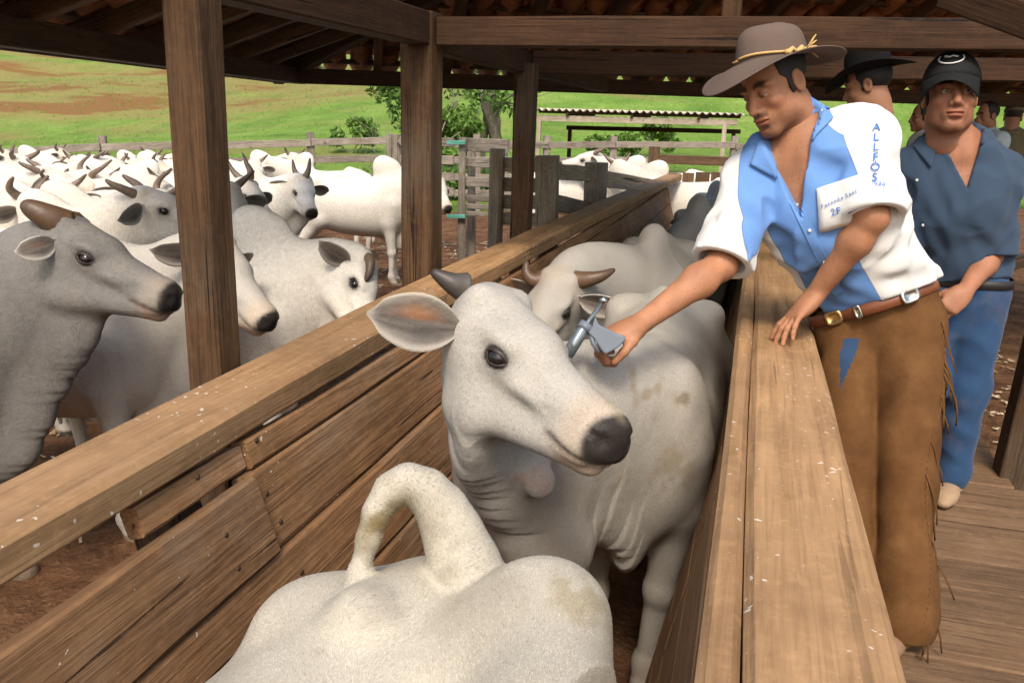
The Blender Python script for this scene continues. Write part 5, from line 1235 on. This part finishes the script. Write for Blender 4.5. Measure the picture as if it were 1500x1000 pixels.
def patch(name, px, d0, mat, root, off=.004, n=10, bvh=None, parent=None, thick=.002):
    """a sewn-on piece: outline given by rays on to the cloth"""
    pts = [atd(x, y, d0) for x, y in px]; dirs = [Vector(unit(np.asarray(p)-CO)) for p in pts]; a, b, c, d = [np.array(p) for p in pts]; v, f = [], []
    for i in range(n+1):
        for j in range(n+1):
            u, w = i/n, j/n; q_ = a*(1-u)*(1-w)+b*u*(1-w)+c*u*w+d*(1-u)*w; dr = Vector(unit(q_-CO)); hit = bvh.ray_cast(Vector(CO), dr, 6); v.append((hit[0]-dr*off) if hit[0] is not None else Vector(q_))
    for i in range(n):
        for j in range(n): k = i*(n+1)+j; f.append((k, k+1, k+n+2, k+n+1))
    o = link(name, mesh(name, v, f, True), mat, parent or root); rel(o, root); s = o.modifiers.new('s', 'SOLIDIFY'); s.thickness = thick; return o
pk = patch('pocket', [(1196, 276), (1274, 250), (1286, 318), (1200, 342)], 2.4, m_wh, man, off=.009, bvh=B1)
patch('placket', [(1157, 298), (1171, 294), (1236, 430), (1222, 436)], 2.5, m_bl, man, off=.004, bvh=B1, thick=.002, n=24)
patch('collar', [(1181, 137), (1214, 158), (1221, 172), (1188, 205)], 2.5, m_bl, man, off=.012, bvh=B1, thick=.005)
patch('collar', [(1112, 203), (1140, 206), (1137, 262), (1098, 240)], 2.58, m_bl, man, off=.012, bvh=B1, thick=.005)
M_BTN = plain('pearl_button', (.6, .58, .52), .3, .5)
for px in ((1168, 300), (1186, 338), (1208, 384)):
    hit = B1.ray_cast(Vector(CO), Vector(ray_n(*px)), 6)
    if hit[0] is not None: b_ = link('button', ball_mesh('button', (.0055, .0055, .0055), 10, 6), M_BTN, man); rel(b_, man); b_.location = hit[0]-Vector(ray_n(*px))*.006
M_INK = plain('blue_embroidery', (.03, .13, .42), .6, .3, var=.05)
def letters_px(name, text, p0, p1, size_px, root, bvh, mat, d0=2.45, **kw):
    a, b = atd(*p0, d0), atd(*p1, d0); dr = ray_n((p0[0]+p1[0])/2, (p0[1]+p1[1])/2); vert = kw.get('vertical', False)
    x = unit(b-a); y = np.cross(x, dr); y = y if y@CM[1] > 0 else -y
    if vert: dn = x; rt = np.cross(dr, -dn); rt = rt if rt@CM[0] > 0 else -rt; o = lettering(name, text, bvh, a, rt, -dn, size_px*d0/FOC, dr, mat, root, **kw)
    else: o = lettering(name, text, bvh, a, x, y, size_px*d0/FOC, dr, mat, root, **kw)
    rel(o, root); return o
letters_px('sleeve_lettering', 'ALLFÓS', (1284, 192), (1281, 264), 16.5, man, B1, M_INK, vertical=True, gap=.87, bold=.008)
letters_px('sleeve_lettering', 'Nutrição', (1258, 266), (1300, 273), 9.5, man, B1, M_INK)
BP = bvh_of(*(lambda e: ([v.co[:] for v in e.data.vertices], [p.vertices[:] for p in e.data.polygons]))(pk))
letters_px('pocket_lettering', 'Fazenda Sant', (1203, 306), (1236, 291), 8, man, BP, M_INK, shear=.3)
letters_px('pocket_lettering', '2F', (1218, 316), (1240, 311), 14, man, BP, M_INK)
# trousers, chaps, belt
up1 = tf[:, 2]; PEL = J1['pel']; fwp = unit(cw(-.55, -.05, .8)*[1, 1, .2]); sdp = np.cross([0, 0, 1], fwp); sdp = unit(sdp)
HL, HRr = PEL+sdp*.09-[0, 0, .06], PEL-sdp*.09-[0, 0, .06]
KL, KR = atd(1326, 690, 2.60), atd(1240, 690, 2.66); AL = atd(1322, 900, 2.54); AR = atd(1250, 900, 2.62)
f = Field(np.min([PEL, AL, AR], 0)-[.3, .3, .14], np.max([PEL, KL], 0)+[.3, .3, .16], .0065)
f.cone(PEL+[0, 0, .03], PEL-[0, 0, .12], .165, .175, .04, (fwp, .72))
for a, b, c in ((HL, KL, AL), (HRr, KR, AR)): f.cone(a, b, .112, .09, .015); f.cone(b, c, .09, .095, .015); f.cone(c, c-[0, 0, .1], .095, .1, .015)
wrinkle(f, f.lo, f.lo+f.n*f.h, .008, 31, (15, 15, 9)); P = f.box(f.lo, f.lo+f.n*f.h)[1]
f.F = smax(f.F, sum(up1[i]*(P[i]-(PEL+up1*.012)[i]) for i in range(3)), .004); f.F = smax(f.F, (.60-P[2])+0*f.F, .004)
m = MT('suede_chaps', .9, .15); v = m.coord(); n1 = m.noise(v, 9, 6, .65); n2 = m.noise(v, 120, 3, .6)
c = m.ramp(n1, [(.25, (.075, .033, .011)), (.55, (.115, .053, .018)), (.8, (.155, .08, .031))]); sp = m.noise(m.coord((1, 1, .35)), 16, 5, .7); c = m.mix(m.ramp(sp, [(.68, .0), (.76, .3)]), c, (.3, .22, .13))
c = m.mix(m.ramp(m.attr('panel', 'Fac'), [(.49, 0.0), (.51, 1.0)]), c, (.025, .05, .1)); M_CHAPS = m.done(c, m.bump(n1, .2, .02, m.bump(n2, .35, .002)))
o, V, me = put('chaps', f.mesh(), M_CHAPS, man)
lq = (V-(HL+HRr)/2); vfloat(me, 'panel', 1.0*((lq@fwp > .05) & (np.abs(lq@sdp+.04) < .016+.2*np.clip(lq[:, 2]+.12, -1, .03)) & (lq[:, 2] < -.05)))
B2 = bvh_of(V, [p.vertices[:] for p in me.polygons])
bc = PEL+up1*.02; bu = tf[:, 0]; bv = tf[:, 1]
M_BELT = plain('brown_belt', (.17, .055, .022), .45, .4, var=.25, scale=60); M_METAL = plain('steel', (.55, .54, .5), .28, .5, 1.0, .1); M_BRASS = plain('brass', (.62, .45, .2), .35, .5, 1.0, .1)
def fit_band(name, C, up, fw, hgt, thick, mat, root, bvh, n=64, off=.002):
    sd = np.cross(up, fw); v, fc = [], []
    for i in range(n):
        a = 2*math.pi*i/n; d = fw*math.cos(a)+sd*math.sin(a); rr = []
        for z in (-hgt/2, hgt/2):
            s = C+up*z; hit = bvh.ray_cast(Vector(s+d*.5), Vector(-d), .6); rr.append(np.linalg.norm(np.array(hit[0])-s) if hit[0] is not None else .15)
        r = min(max(rr), .24)+off
        for t_, z in ((0, -hgt/2), (thick, -hgt/2+.002), (thick, hgt/2-.002), (0, hgt/2)): v.append(C+d*(r+t_)+up*z)
    for i in range(n):
        for k in range(3): j = (i+1) % n; fc.append((i*4+k, j*4+k, j*4+k+1, i*4+k+1))
    o = link(name, mesh(name, v, fc, True), mat, root); rel(o, root); return o
be = fit_band('belt', PEL+up1*.0, up1, tf[:, 0], .036, .006, M_BELT, man, B2); BB2 = bvh_of([v.co[:] for v in be.data.vertices], [p.vertices[:] for p in be.data.polygons])
def plate(name, px, d0, w, hgt, mat, root, bvh, thick=.004, ring=False):
    r = ray_n(*px); hit = bvh.ray_cast(Vector(CO), Vector(r), 6); p = np.array(hit[0] if hit[0] is not None else atd(*px, d0)); nrm = np.array(hit[1]) if hit[0] is not None else -r
    if nrm@r > 0: nrm = -nrm
    x = unit(np.cross(up1, nrm)); y = np.cross(nrm, x); v, fc = [], []
    n = 16
    for k in range(n):
        a = 2*math.pi*k/n; ca, sa = math.cos(a), math.sin(a); e = .55; cx = math.copysign(abs(ca)**e, ca)*w/2; cy = math.copysign(abs(sa)**e, sa)*hgt/2
        v += [p+x*cx+y*cy+nrm*.004, p+x*cx+y*cy+nrm*(.004+thick), p+(x*cx+y*cy)*.72+nrm*(.006+thick), p+(x*cx+y*cy)*.66+nrm*(.003+thick)]
    v.append(p+nrm*(.003+thick)); c_ = len(v)-1
    for k in range(n):
        j = (k+1) % n
        for t_ in range(3): fc.append((k*4+t_, j*4+t_, j*4+t_+1, k*4+t_+1))
        fc.append((k*4+3, j*4+3, c_))
    o = link(name, mesh(name, v, fc, True), mat, root); rel(o, root); return o
def on_belt(px):
    for y in range(520, 380, -1):
        if BB2.ray_cast(Vector(CO), Vector(ray_n(px, y)), 6)[0] is not None: return (px, y-8)
    return (px, 440)
plate('buckle', on_belt(1222), 2.6, .055, .046, M_BRASS, man, BB2); plate('buckle', on_belt(1332), 2.6, .06, .044, M_METAL, man, BB2); plate('keeper', on_belt(1258), 2.6, .022, .044, M_METAL, man, BB2)
# fringe down the outer seam
fr = []
rnd = random.Random(5)
for i in range(46):
    t = i/45; py = 470+t*440; px = 1367+8*math.sin(t*9)-t*28; hit = None
    for dx in range(0, 60, 4):
        r = ray_n(px+12-dx, py); hit = B2.ray_cast(Vector(CO), Vector(r), 5)
        if hit[0] is not None: break
    if hit is None or hit[0] is None: continue
    p = hit[0]+Vector(hit[1])*.002; L_ = rnd.uniform(.10, .2); pts = [p]
    dd = Vector(CM[0])*rnd.uniform(.15, .55)+Vector((0, 0, -1)); dd.normalize()
    for k in range(4): dd = (dd+Vector((rnd.gauss(0, .12), rnd.gauss(0, .12), -.25))).normalized(); pts.append(pts[-1]+dd*L_/4)
    fr.append(tube(pts, [.0035, .0035, .003, .003, .0025], 5, flat=(CM[2], .5)))
o = link('fringe', mesh('fringe', *join(fr), True), M_CHAPS, man); rel(o, man)
J1.update(anL=AL, anR=AR, toeL=cw(-.6, 0, .6)*[1, 1, 0], toeR=cw(-.8, 0, .4)*[1, 1, 0]); M_BOOT = plain('boot_leather', (.2, .12, .07), .6, .3, var=.2); boots(man, J1, M_BOOT)
# hat
def felt(name, col): return plain(name, col, .95, .1, var=.1, scale=80, bump=.15)
def hat(parent, HC, R, s, mat, base, brim=.205, crown=.115, band=None, dip=.035, curl=.03, pinch=.02):
    n = 56; v, f = [], []; C = HC+R@np.array([-.012, 0, .062])*s
    prof = [('b', 1.0), ('b', .97), ('b', .75), ('b', .5), ('b', .25), ('b', .06), ('c', 0), ('c', .25), ('c', .5), ('c', .72), ('c', .87), ('c', .96), ('c', 1.0), ('t', .6), ('t', .25), ('t', .0)]
    def pt(a, kind, t):
        ca, sa = math.cos(a), math.sin(a); ex, ey = .108, .089
        if kind == 'b':
            k = t; r_ = k; x = ca*(ex+(brim-.1)*k*1.06); y = sa*(ey+(brim-.095)*k); z = -dip*k**1.5*(max(0, ca)**2*1.4+max(0, -ca)**2*.5)+curl*k**2*(sa*sa)-.004*k
        elif kind == 'c': w = float(np.interp(t, [0, .25, .5, .72, .87, .96, 1], [1, .975, .94, .88, .78, .64, .5])); x = ca*ex*w; y = sa*ey*w*(1-pinch*4*t*max(0, ca)**2); z = crown*t*(1+.05*ca)
        else: w = .5*t/.6*.8; x = ca*ex*w; y = sa*ey*w; z = crown*1.0+.004-.012*(1-t)*max(0, ca)
        return C+R@(np.array([x, y, z])*s)
    for k_, t in prof:
        for i in range(n): v.append(pt(2*math.pi*i/n, k_, t))
    for j in range(len(prof)-1):
        for i in range(n): f.append((j*n+i, j*n+(i+1) % n, (j+1)*n+(i+1) % n, (j+1)*n+i))
    o = link('hat', mesh('hat', v, f, True), mat, parent); rel(o, parent); sm = o.modifiers.new('s', 'SOLIDIFY'); sm.thickness = .004; sb = o.modifiers.new('u', 'SUBSURF'); sb.levels = 1; sb.render_levels = 1
    if band is not None:
        P = [pt(2*math.pi*i/60, 'c', .12)+R@np.array([0, 0, .004*math.sin(i*.3)]) for i in range(61)]; P = [C+(p-C)*1.05 for p in P]; bv_, bf = tube(P, [.004]*61, 6)
        parts = [(bv_, bf)]
        for s0, e0, rr in ((.22, .33, .007),):
            ids = range(int(60*s0), int(60*e0)); parts.append(tube([C+(P[i]-C)*1.05+R@np.array([0, 0, .006*math.sin(i*2.2)]) for i in ids], [rr*(1+.35*math.sin(i*1.9)) for i in ids], 8))
        tp = C+(P[int(60*.335)]-C)*1.07
        for k in range(5): parts.append(tube([tp, tp+R@np.array([-.02, .004, .012*(k-2)]), tp+R@np.array([-.028, .006, .016*(k-2)])], [.004, .003, .0015], 5))
        parts2 = parts[:1]; h_ = link('hat_cord', mesh('hat_cord', *join(parts), True), band, o)
    return o
M_FELT = felt('taupe_felt', (.12, .086, .069)); M_CORD = plain('golden_cord', (.48, .31, .12), .7, .3, var=.3, scale=200)
HU = frm(cw(-.93, -.22, .3), cw(-.19, .96, .2)); hat(man, HC+CM[1]*.013-CM[0]*.015, HU, 1.02, M_FELT, None, brim=.197, crown=.093, band=M_CORD, dip=.05, curl=.006)
# ---- the vaccination pistol in his hand
G = empty('vaccine_gun', tuple(atd(868, 482, 2.30)), 0, 'grey pistol-grip vaccine syringe with chrome barrel in his hand', 'syringe')
M_GUN = plain('grey_alloy', (.13, .15, .18), .45, .4, .0, .15); M_GLASS = plain('syringe_glass', (.2, .23, .24), .12, .6, .6, .1)
gd = 2.30
def gt(name, pts, rad, mat, n=10, flat=None):
    o = link(name, mesh(name, *tube([atd(x, y, gd+dz) for x, y, dz in pts], rad, n, flat=flat), True), mat, G); rel(o, G); return o
gt('barrel', [(881, 445, .02), (862, 471, .01), (851, 487, 0), (841, 503, 0), (831, 521, -.005)], [.006, .0065, .0175, .0175, .0165], M_GLASS, 16)
gt('collar_ring', [(860, 475, .008), (854, 483, .004)], [.0205, .0205], M_GUN, 16); gt('plunger_rod', [(883, 442, .02), (857, 479, .008)], [.0042, .0042], M_METAL); gt('plunger_end', [(886, 437, .02), (882, 443, .02)], [.011, .011], M_METAL, 12)
gt('needle', [(831, 521, -.005), (809, 557, -.01)], [.004, .0012], M_METAL, 8)
body = [(872, 463), (877, 475), (893, 483), (902, 488), (914, 491), (917, 497), (908, 507), (902, 511), (887, 519), (881, 513), (871, 497), (861, 487), (867, 479)]
v = [atd(x, y, gd-.008) for x, y in body]+[atd(x, y, gd+.016) for x, y in body]; n = len(body); fc = [tuple(range(n)), tuple(range(2*n-1, n-1, -1))]+[(i, i+n, (i+1) % n+n, (i+1) % n) for i in range(n)]
o = link('grip', mesh('grip', v, fc), M_GUN, G); rel(o, G); bm_ = o.modifiers.new('b', 'BEVEL'); bm_.width = .004; bm_.segments = 2
gt('trigger', [(865, 488, .004), (869, 503, .004), (877, 516, .004)], [.007, .007, .005], M_GUN)

# ---- the man in navy behind him
sP = 1.04
J2 = dict(floor=.55, head=atd(1392, 142, 3.3), face=cw(-.26, -.10, .96), up=cw(.03, .99, .1), neck=atd(1404, 208, 3.36), pel=atd(1408, 410, 3.5), chest=atd(1404, 290, 3.4), tfwd=cw(-.30, 0, .95),
          shL=atd(1462, 254, 3.38), elL=atd(1452, 372, 3.42), wrL=atd(1412, 428, 3.28), shR=atd(1342, 250, 3.42), elR=atd(1322, 360, 3.5), wrR=atd(1345, 440, 3.4))
J2['handL'] = Hand(J2['wrL'], cw(-.75, -.62, .2), cw(.25, .3, .9), -1, [(35, 50, 30, 2), (42, 50, 30, 0), (45, 50, 30, 0), (48, 50, 30, -2)], [(.02, .02, -.01), (.045, .04, -.02), (.07, .045, -.03), (.09, .04, -.04)], 1.08)
J2['handR'] = Hand(J2['wrR'], cw(.3, -.9, .2), cw(-.2, .2, .9), 1, [(20, 30, 20, 2)]*4, [(.02, .02, -.01), (.045, .04, -.02), (.07, .045, -.03), (.09, .04, -.04)], 1.0)
m2, HC2, HR2, hd2, tf2 = make_person(J2, 'man in navy shirt, blue jeans and black cap standing on the walkway', (.33, .145, .078), 1.16, .006, .0032, .5, gaze=(1, .1, -.05), lid=.0055)
M_NAVY = cloth_mat('navy_cotton', [(0, (.036, .06, .098))], var=.08)
o, V, me = shirt(J2, tf2, m2, M_NAVY, .007, (.088, .09), vneck=.2, amp=.0105, seed=9, bulk=.97, cutL=.95, cutR=.9, hem=J2['pel']-tf2[:, 2]*.01); vfloat(me, 'panel', np.full(len(V), -1.0))
B3 = bvh_of(V, [p.vertices[:] for p in me.polygons])
patch('collar', [(1424, 176), (1446, 204), (1410, 236), (1400, 218)], 3.36, M_NAVY, m2, off=.014, bvh=B3, thick=.005)
patch('collar', [(1362, 186), (1374, 204), (1364, 246), (1338, 214)], 3.36, M_NAVY, m2, off=.014, bvh=B3, thick=.005)
M_BTN = plain('pearl_button', (.6, .58, .52), .3, .5)
for px in ((1352, 228), (1343, 264), (1352, 330)):
    hit = B3.ray_cast(Vector(CO), Vector(ray_n(*px)), 6)
    if hit[0] is not None: bme = ball_mesh('button', (.006, .003, .006), 10, 6); b_ = link('button', bme, M_BTN, m2); rel(b_, m2); b_.location = hit[0]-Vector(ray_n(*px))*.002; b_.rotation_euler = (0, 0, 0)
pel = J2['pel']; fl2 = onz(1372, 722, .55); AL2, AR2 = np.array([*fl2[:2], .66])+CM[0]*.05, np.array([*fl2[:2], .66])-CM[0]*.13
f = Field(np.min([pel, AL2, AR2], 0)-[.3, .3, .1], np.max([pel, AL2], 0)+[.3, .3, .1], .009); f2w = unit(tf2[:, 0]*[1, 1, 0]); s2 = np.cross([0, 0, 1], f2w)
f.cone(pel+[0, 0, .02], pel-[0, 0, .12], .155, .165, .04, (f2w, .72))
for sg, A in ((1, AL2), (-1, AR2)): h0 = pel+s2*.085*sg-[0, 0, .06]; kn = (h0+A)/2+f2w*.03; f.cone(h0, kn, .105, .078, .03); f.cone(kn, A, .078, .066, .03); f.cone(A, A-[0, 0, .04], .068, .07, .02)
wrinkle(f, f.lo, f.lo+f.n*f.h, .0055, 77, (13, 13, 12)); M_JEAN = cloth_mat('blue_denim', [(0, (.022, .065, .15))], var=.25, soil=.2)
P = f.box(f.lo, f.lo+f.n*f.h)[1]; f.F = smax(f.F, (P[2]-(pel[2]+.03))+0*f.F, .004); o, V, me = put('jeans', f.mesh(), M_JEAN, m2); vfloat(me, 'panel', np.full(len(V), -1.0))
BJ = bvh_of(V, [p.vertices[:] for p in me.polygons]); fit_band('belt', pel+np.array([0, 0, .002]), np.array([0, 0, 1.0]), f2w, .036, .005, plain('dark_belt', (.02, .016, .014), .5, .4), m2, BJ)
J2.update(anL=AL2, anR=AR2, toeL=cw(-.5, 0, .8)*[1, 1, 0], toeR=cw(-.6, 0, .8)*[1, 1, 0]); boots(m2, J2, plain('tan_boot', (.3, .2, .12), .7, .25, var=.2))
def cap(parent, HC, R, s, mat, vis=.075, emblem=True):
    C = HC+R@np.array([-.012, 0, .036])*s; n, mm = 32, 10; v, f = [], []
    for j in range(mm+1):
        t = j/mm*math.pi/2
        for i in range(n): a = 2*math.pi*i/n; v.append(C+R@(np.array([.108*math.cos(a)*math.cos(t), .088*math.sin(a)*math.cos(t), .108*math.sin(t)+.003])*s))
    for j in range(mm):
        for i in range(n): f.append((j*n+i, j*n+(i+1) % n, (j+1)*n+(i+1) % n, (j+1)*n+i))
    o = link('cap', mesh('cap', v, f, True), mat, parent); rel(o, parent); o.modifiers.new('s', 'SOLIDIFY').thickness = .003
    v, f = [], []; n, mm = 20, 6
    for i in range(n+1):
        a = (i/n-.5)*2.3
        for j in range(mm+1):
            k = j/mm; v.append(C+R@(np.array([(.104+vis*k*math.cos(a*.75))*math.cos(a*.95), .089*math.sin(a)*(1-.02*k), .008-.045*k-.035*(math.sin(a))**2*(.35+.65*k)])*s))
    for i in range(n):
        for j in range(mm): k = i*(mm+1)+j; f.append((k, k+mm+1, k+mm+2, k+1))
    p = link('visor', mesh('visor', v, f, True), mat, o); p.modifiers.new('s', 'SOLIDIFY').thickness = .004
    if emblem:
        def dome(yy, zz): t = math.asin(min(.99, zz/.108)); k = max(0, 1-(yy/(.088*math.cos(t)))**2); return C+R@(np.array([.108*math.cos(t)*math.sqrt(k)+.004, yy, zz+.003])*s)
        P = [dome(.036*math.cos(a), .058+.022*math.sin(a)) for a in np.linspace(2.6, 6.8, 30)]; parts = [tube(P, [.0028]*30, 6)]
        parts.append(tube([dome(y, .063+.002*math.sin(y*300)) for y in np.linspace(-.02, .02, 12)], [.004, .005, .004, .0035, .003, .003, .003, .003, .003, .003, .0025, .002], 6))
        e = link('emblem', mesh('emblem', *join(parts), True), plain('white_thread', (.62, .62, .6), .7), o)
    return o
cap(m2, HC2+HR2[:, 2]*.004, frm(HR2[:, 0]*.98+HR2[:, 1]*-.25+HR2[:, 2]*.12, HR2[:, 2]-HR2[:, 0]*.1), 1.2, plain('black_cap', (.012, .012, .012), .8, .2))
# ---- the people further back
def far_person(px, hy, dep, label, shirt_col, face, hatkind, hatcol, skin=(.33, .16, .09), floor=.55, tall=1.0, arm=None, h=.012):
    hc = atd(px, hy, dep); dn = np.array([0, 0, -1.0]); fw = unit(np.asarray(face)*[1, 1, 0]); sd = np.cross([0, 0, 1], fw); s = tall
    J = dict(floor=floor, head=hc, face=face, up=(0, 0, 1), neck=hc+dn*.17*s-fw*.03, chest=hc+dn*.36*s-fw*.03, pel=hc+dn*.72*s-fw*.03, tfwd=fw)
    for k, g in (('L', 1), ('R', -1)):
        J['sh'+k] = J['neck']+sd*.19*g+dn*.06; J['el'+k] = J['sh'+k]+dn*.27+sd*.06*g; J['wr'+k] = J['el'+k]+dn*.20+fw*.12
    if arm == 'face': J['elL'] = J['shL']+dn*.25+fw*.1; J['wrL'] = hc+fw*.12+dn*.1+sd*.04; J['handL'] = Hand(J['wrL'], np.array([0, 0, 1.0])-.2*sd, fw, 1, [(20, 30, 20, 0)]*4, [(.02, .02, -.01), (.045, .04, -.02), (.07, .045, -.03), (.09, .04, -.04)], 1.0)
    root, HC, HR, hd_, tf_ = make_person(J, label, skin, 1.0, h, h*.5, .3, eyes=False)
    mt = cloth_mat('shirt_of_'+label.split()[2], [(0, shirt_col)], var=.08); o, V, me = shirt(J, tf_, root, mt, h, (.085, .09), vneck=.12, amp=.004, cutL=.8, cutR=.8); vfloat(me, 'panel', np.full(len(V), -1.0))
    collar(root, J['neck']+np.array([0, 0, .01]), frm(fw, (0, 0, 1)), .075, mt, .05, .6, .03, .03)
    f = Field(J['pel']-[.3, .3, J['pel'][2]-floor-.0], J['pel']+[.3, .3, .12], .016); f.cone(J['pel']+[0, 0, .03], J['pel']-[0, 0, .1], .15, .16, .04, (fw, .7)); jl = dict(floor=floor)
    for g, k in ((1, 'L'), (-1, 'R')): a = J['pel']+sd*.085*g-[0, 0, .06]; an = np.array([*(J['pel']+sd*.1*g)[:2], floor+.1]); f.cone(a, (a+an)/2, .1, .075, .03); f.cone((a+an)/2, an, .075, .062, .03); jl['an'+k] = an; jl['toe'+k] = fw
    o, V, me = put('trousers', f.mesh(), M_JEAN, root); vfloat(me, 'panel', np.full(len(V), -1.0)); boots(root, jl, M_BOOT)
    if hatkind == 'hat': hat(root, HC+HR[:, 2]*.008, HR, 1.03, hatcol, None, brim=.19, crown=.11, curl=.03)
    elif hatkind == 'cap': cap(root, HC, HR, 1.04, hatcol, emblem=False)
    return root, J, HC, HR, hd_
M_BLACKF = felt('black_felt', (.012, .011, .012)); M_KHAKI = plain('khaki_cap', (.13, .105, .075), .9, .1)
far_person(1272, 126, 4.1, 'man in black hat and grey shirt behind the vaccinator', (.27, .26, .255), cw(-.72, -.1, -.5), 'hat', M_BLACKF, tall=1.08)
far_person(1352, 172, 7.8, 'man with bare dark hair in white shirt seen beside the navy shirt', (.6, .6, .6), cw(-.9, 0, -.2), None, None)
far_person(1446, 170, 8.2, 'man in pale blue shirt holding his hand to his face', (.46, .56, .60), cw(-1, -.1, .15), None, None, arm='face')
far_person(1484, 171, 8.8, 'man in khaki cap and olive shirt seen from behind', (.17, .14, .085), cw(.5, 0, -.9), 'cap', M_KHAKI)
print('script seconds', round(time.time()-T0, 1))
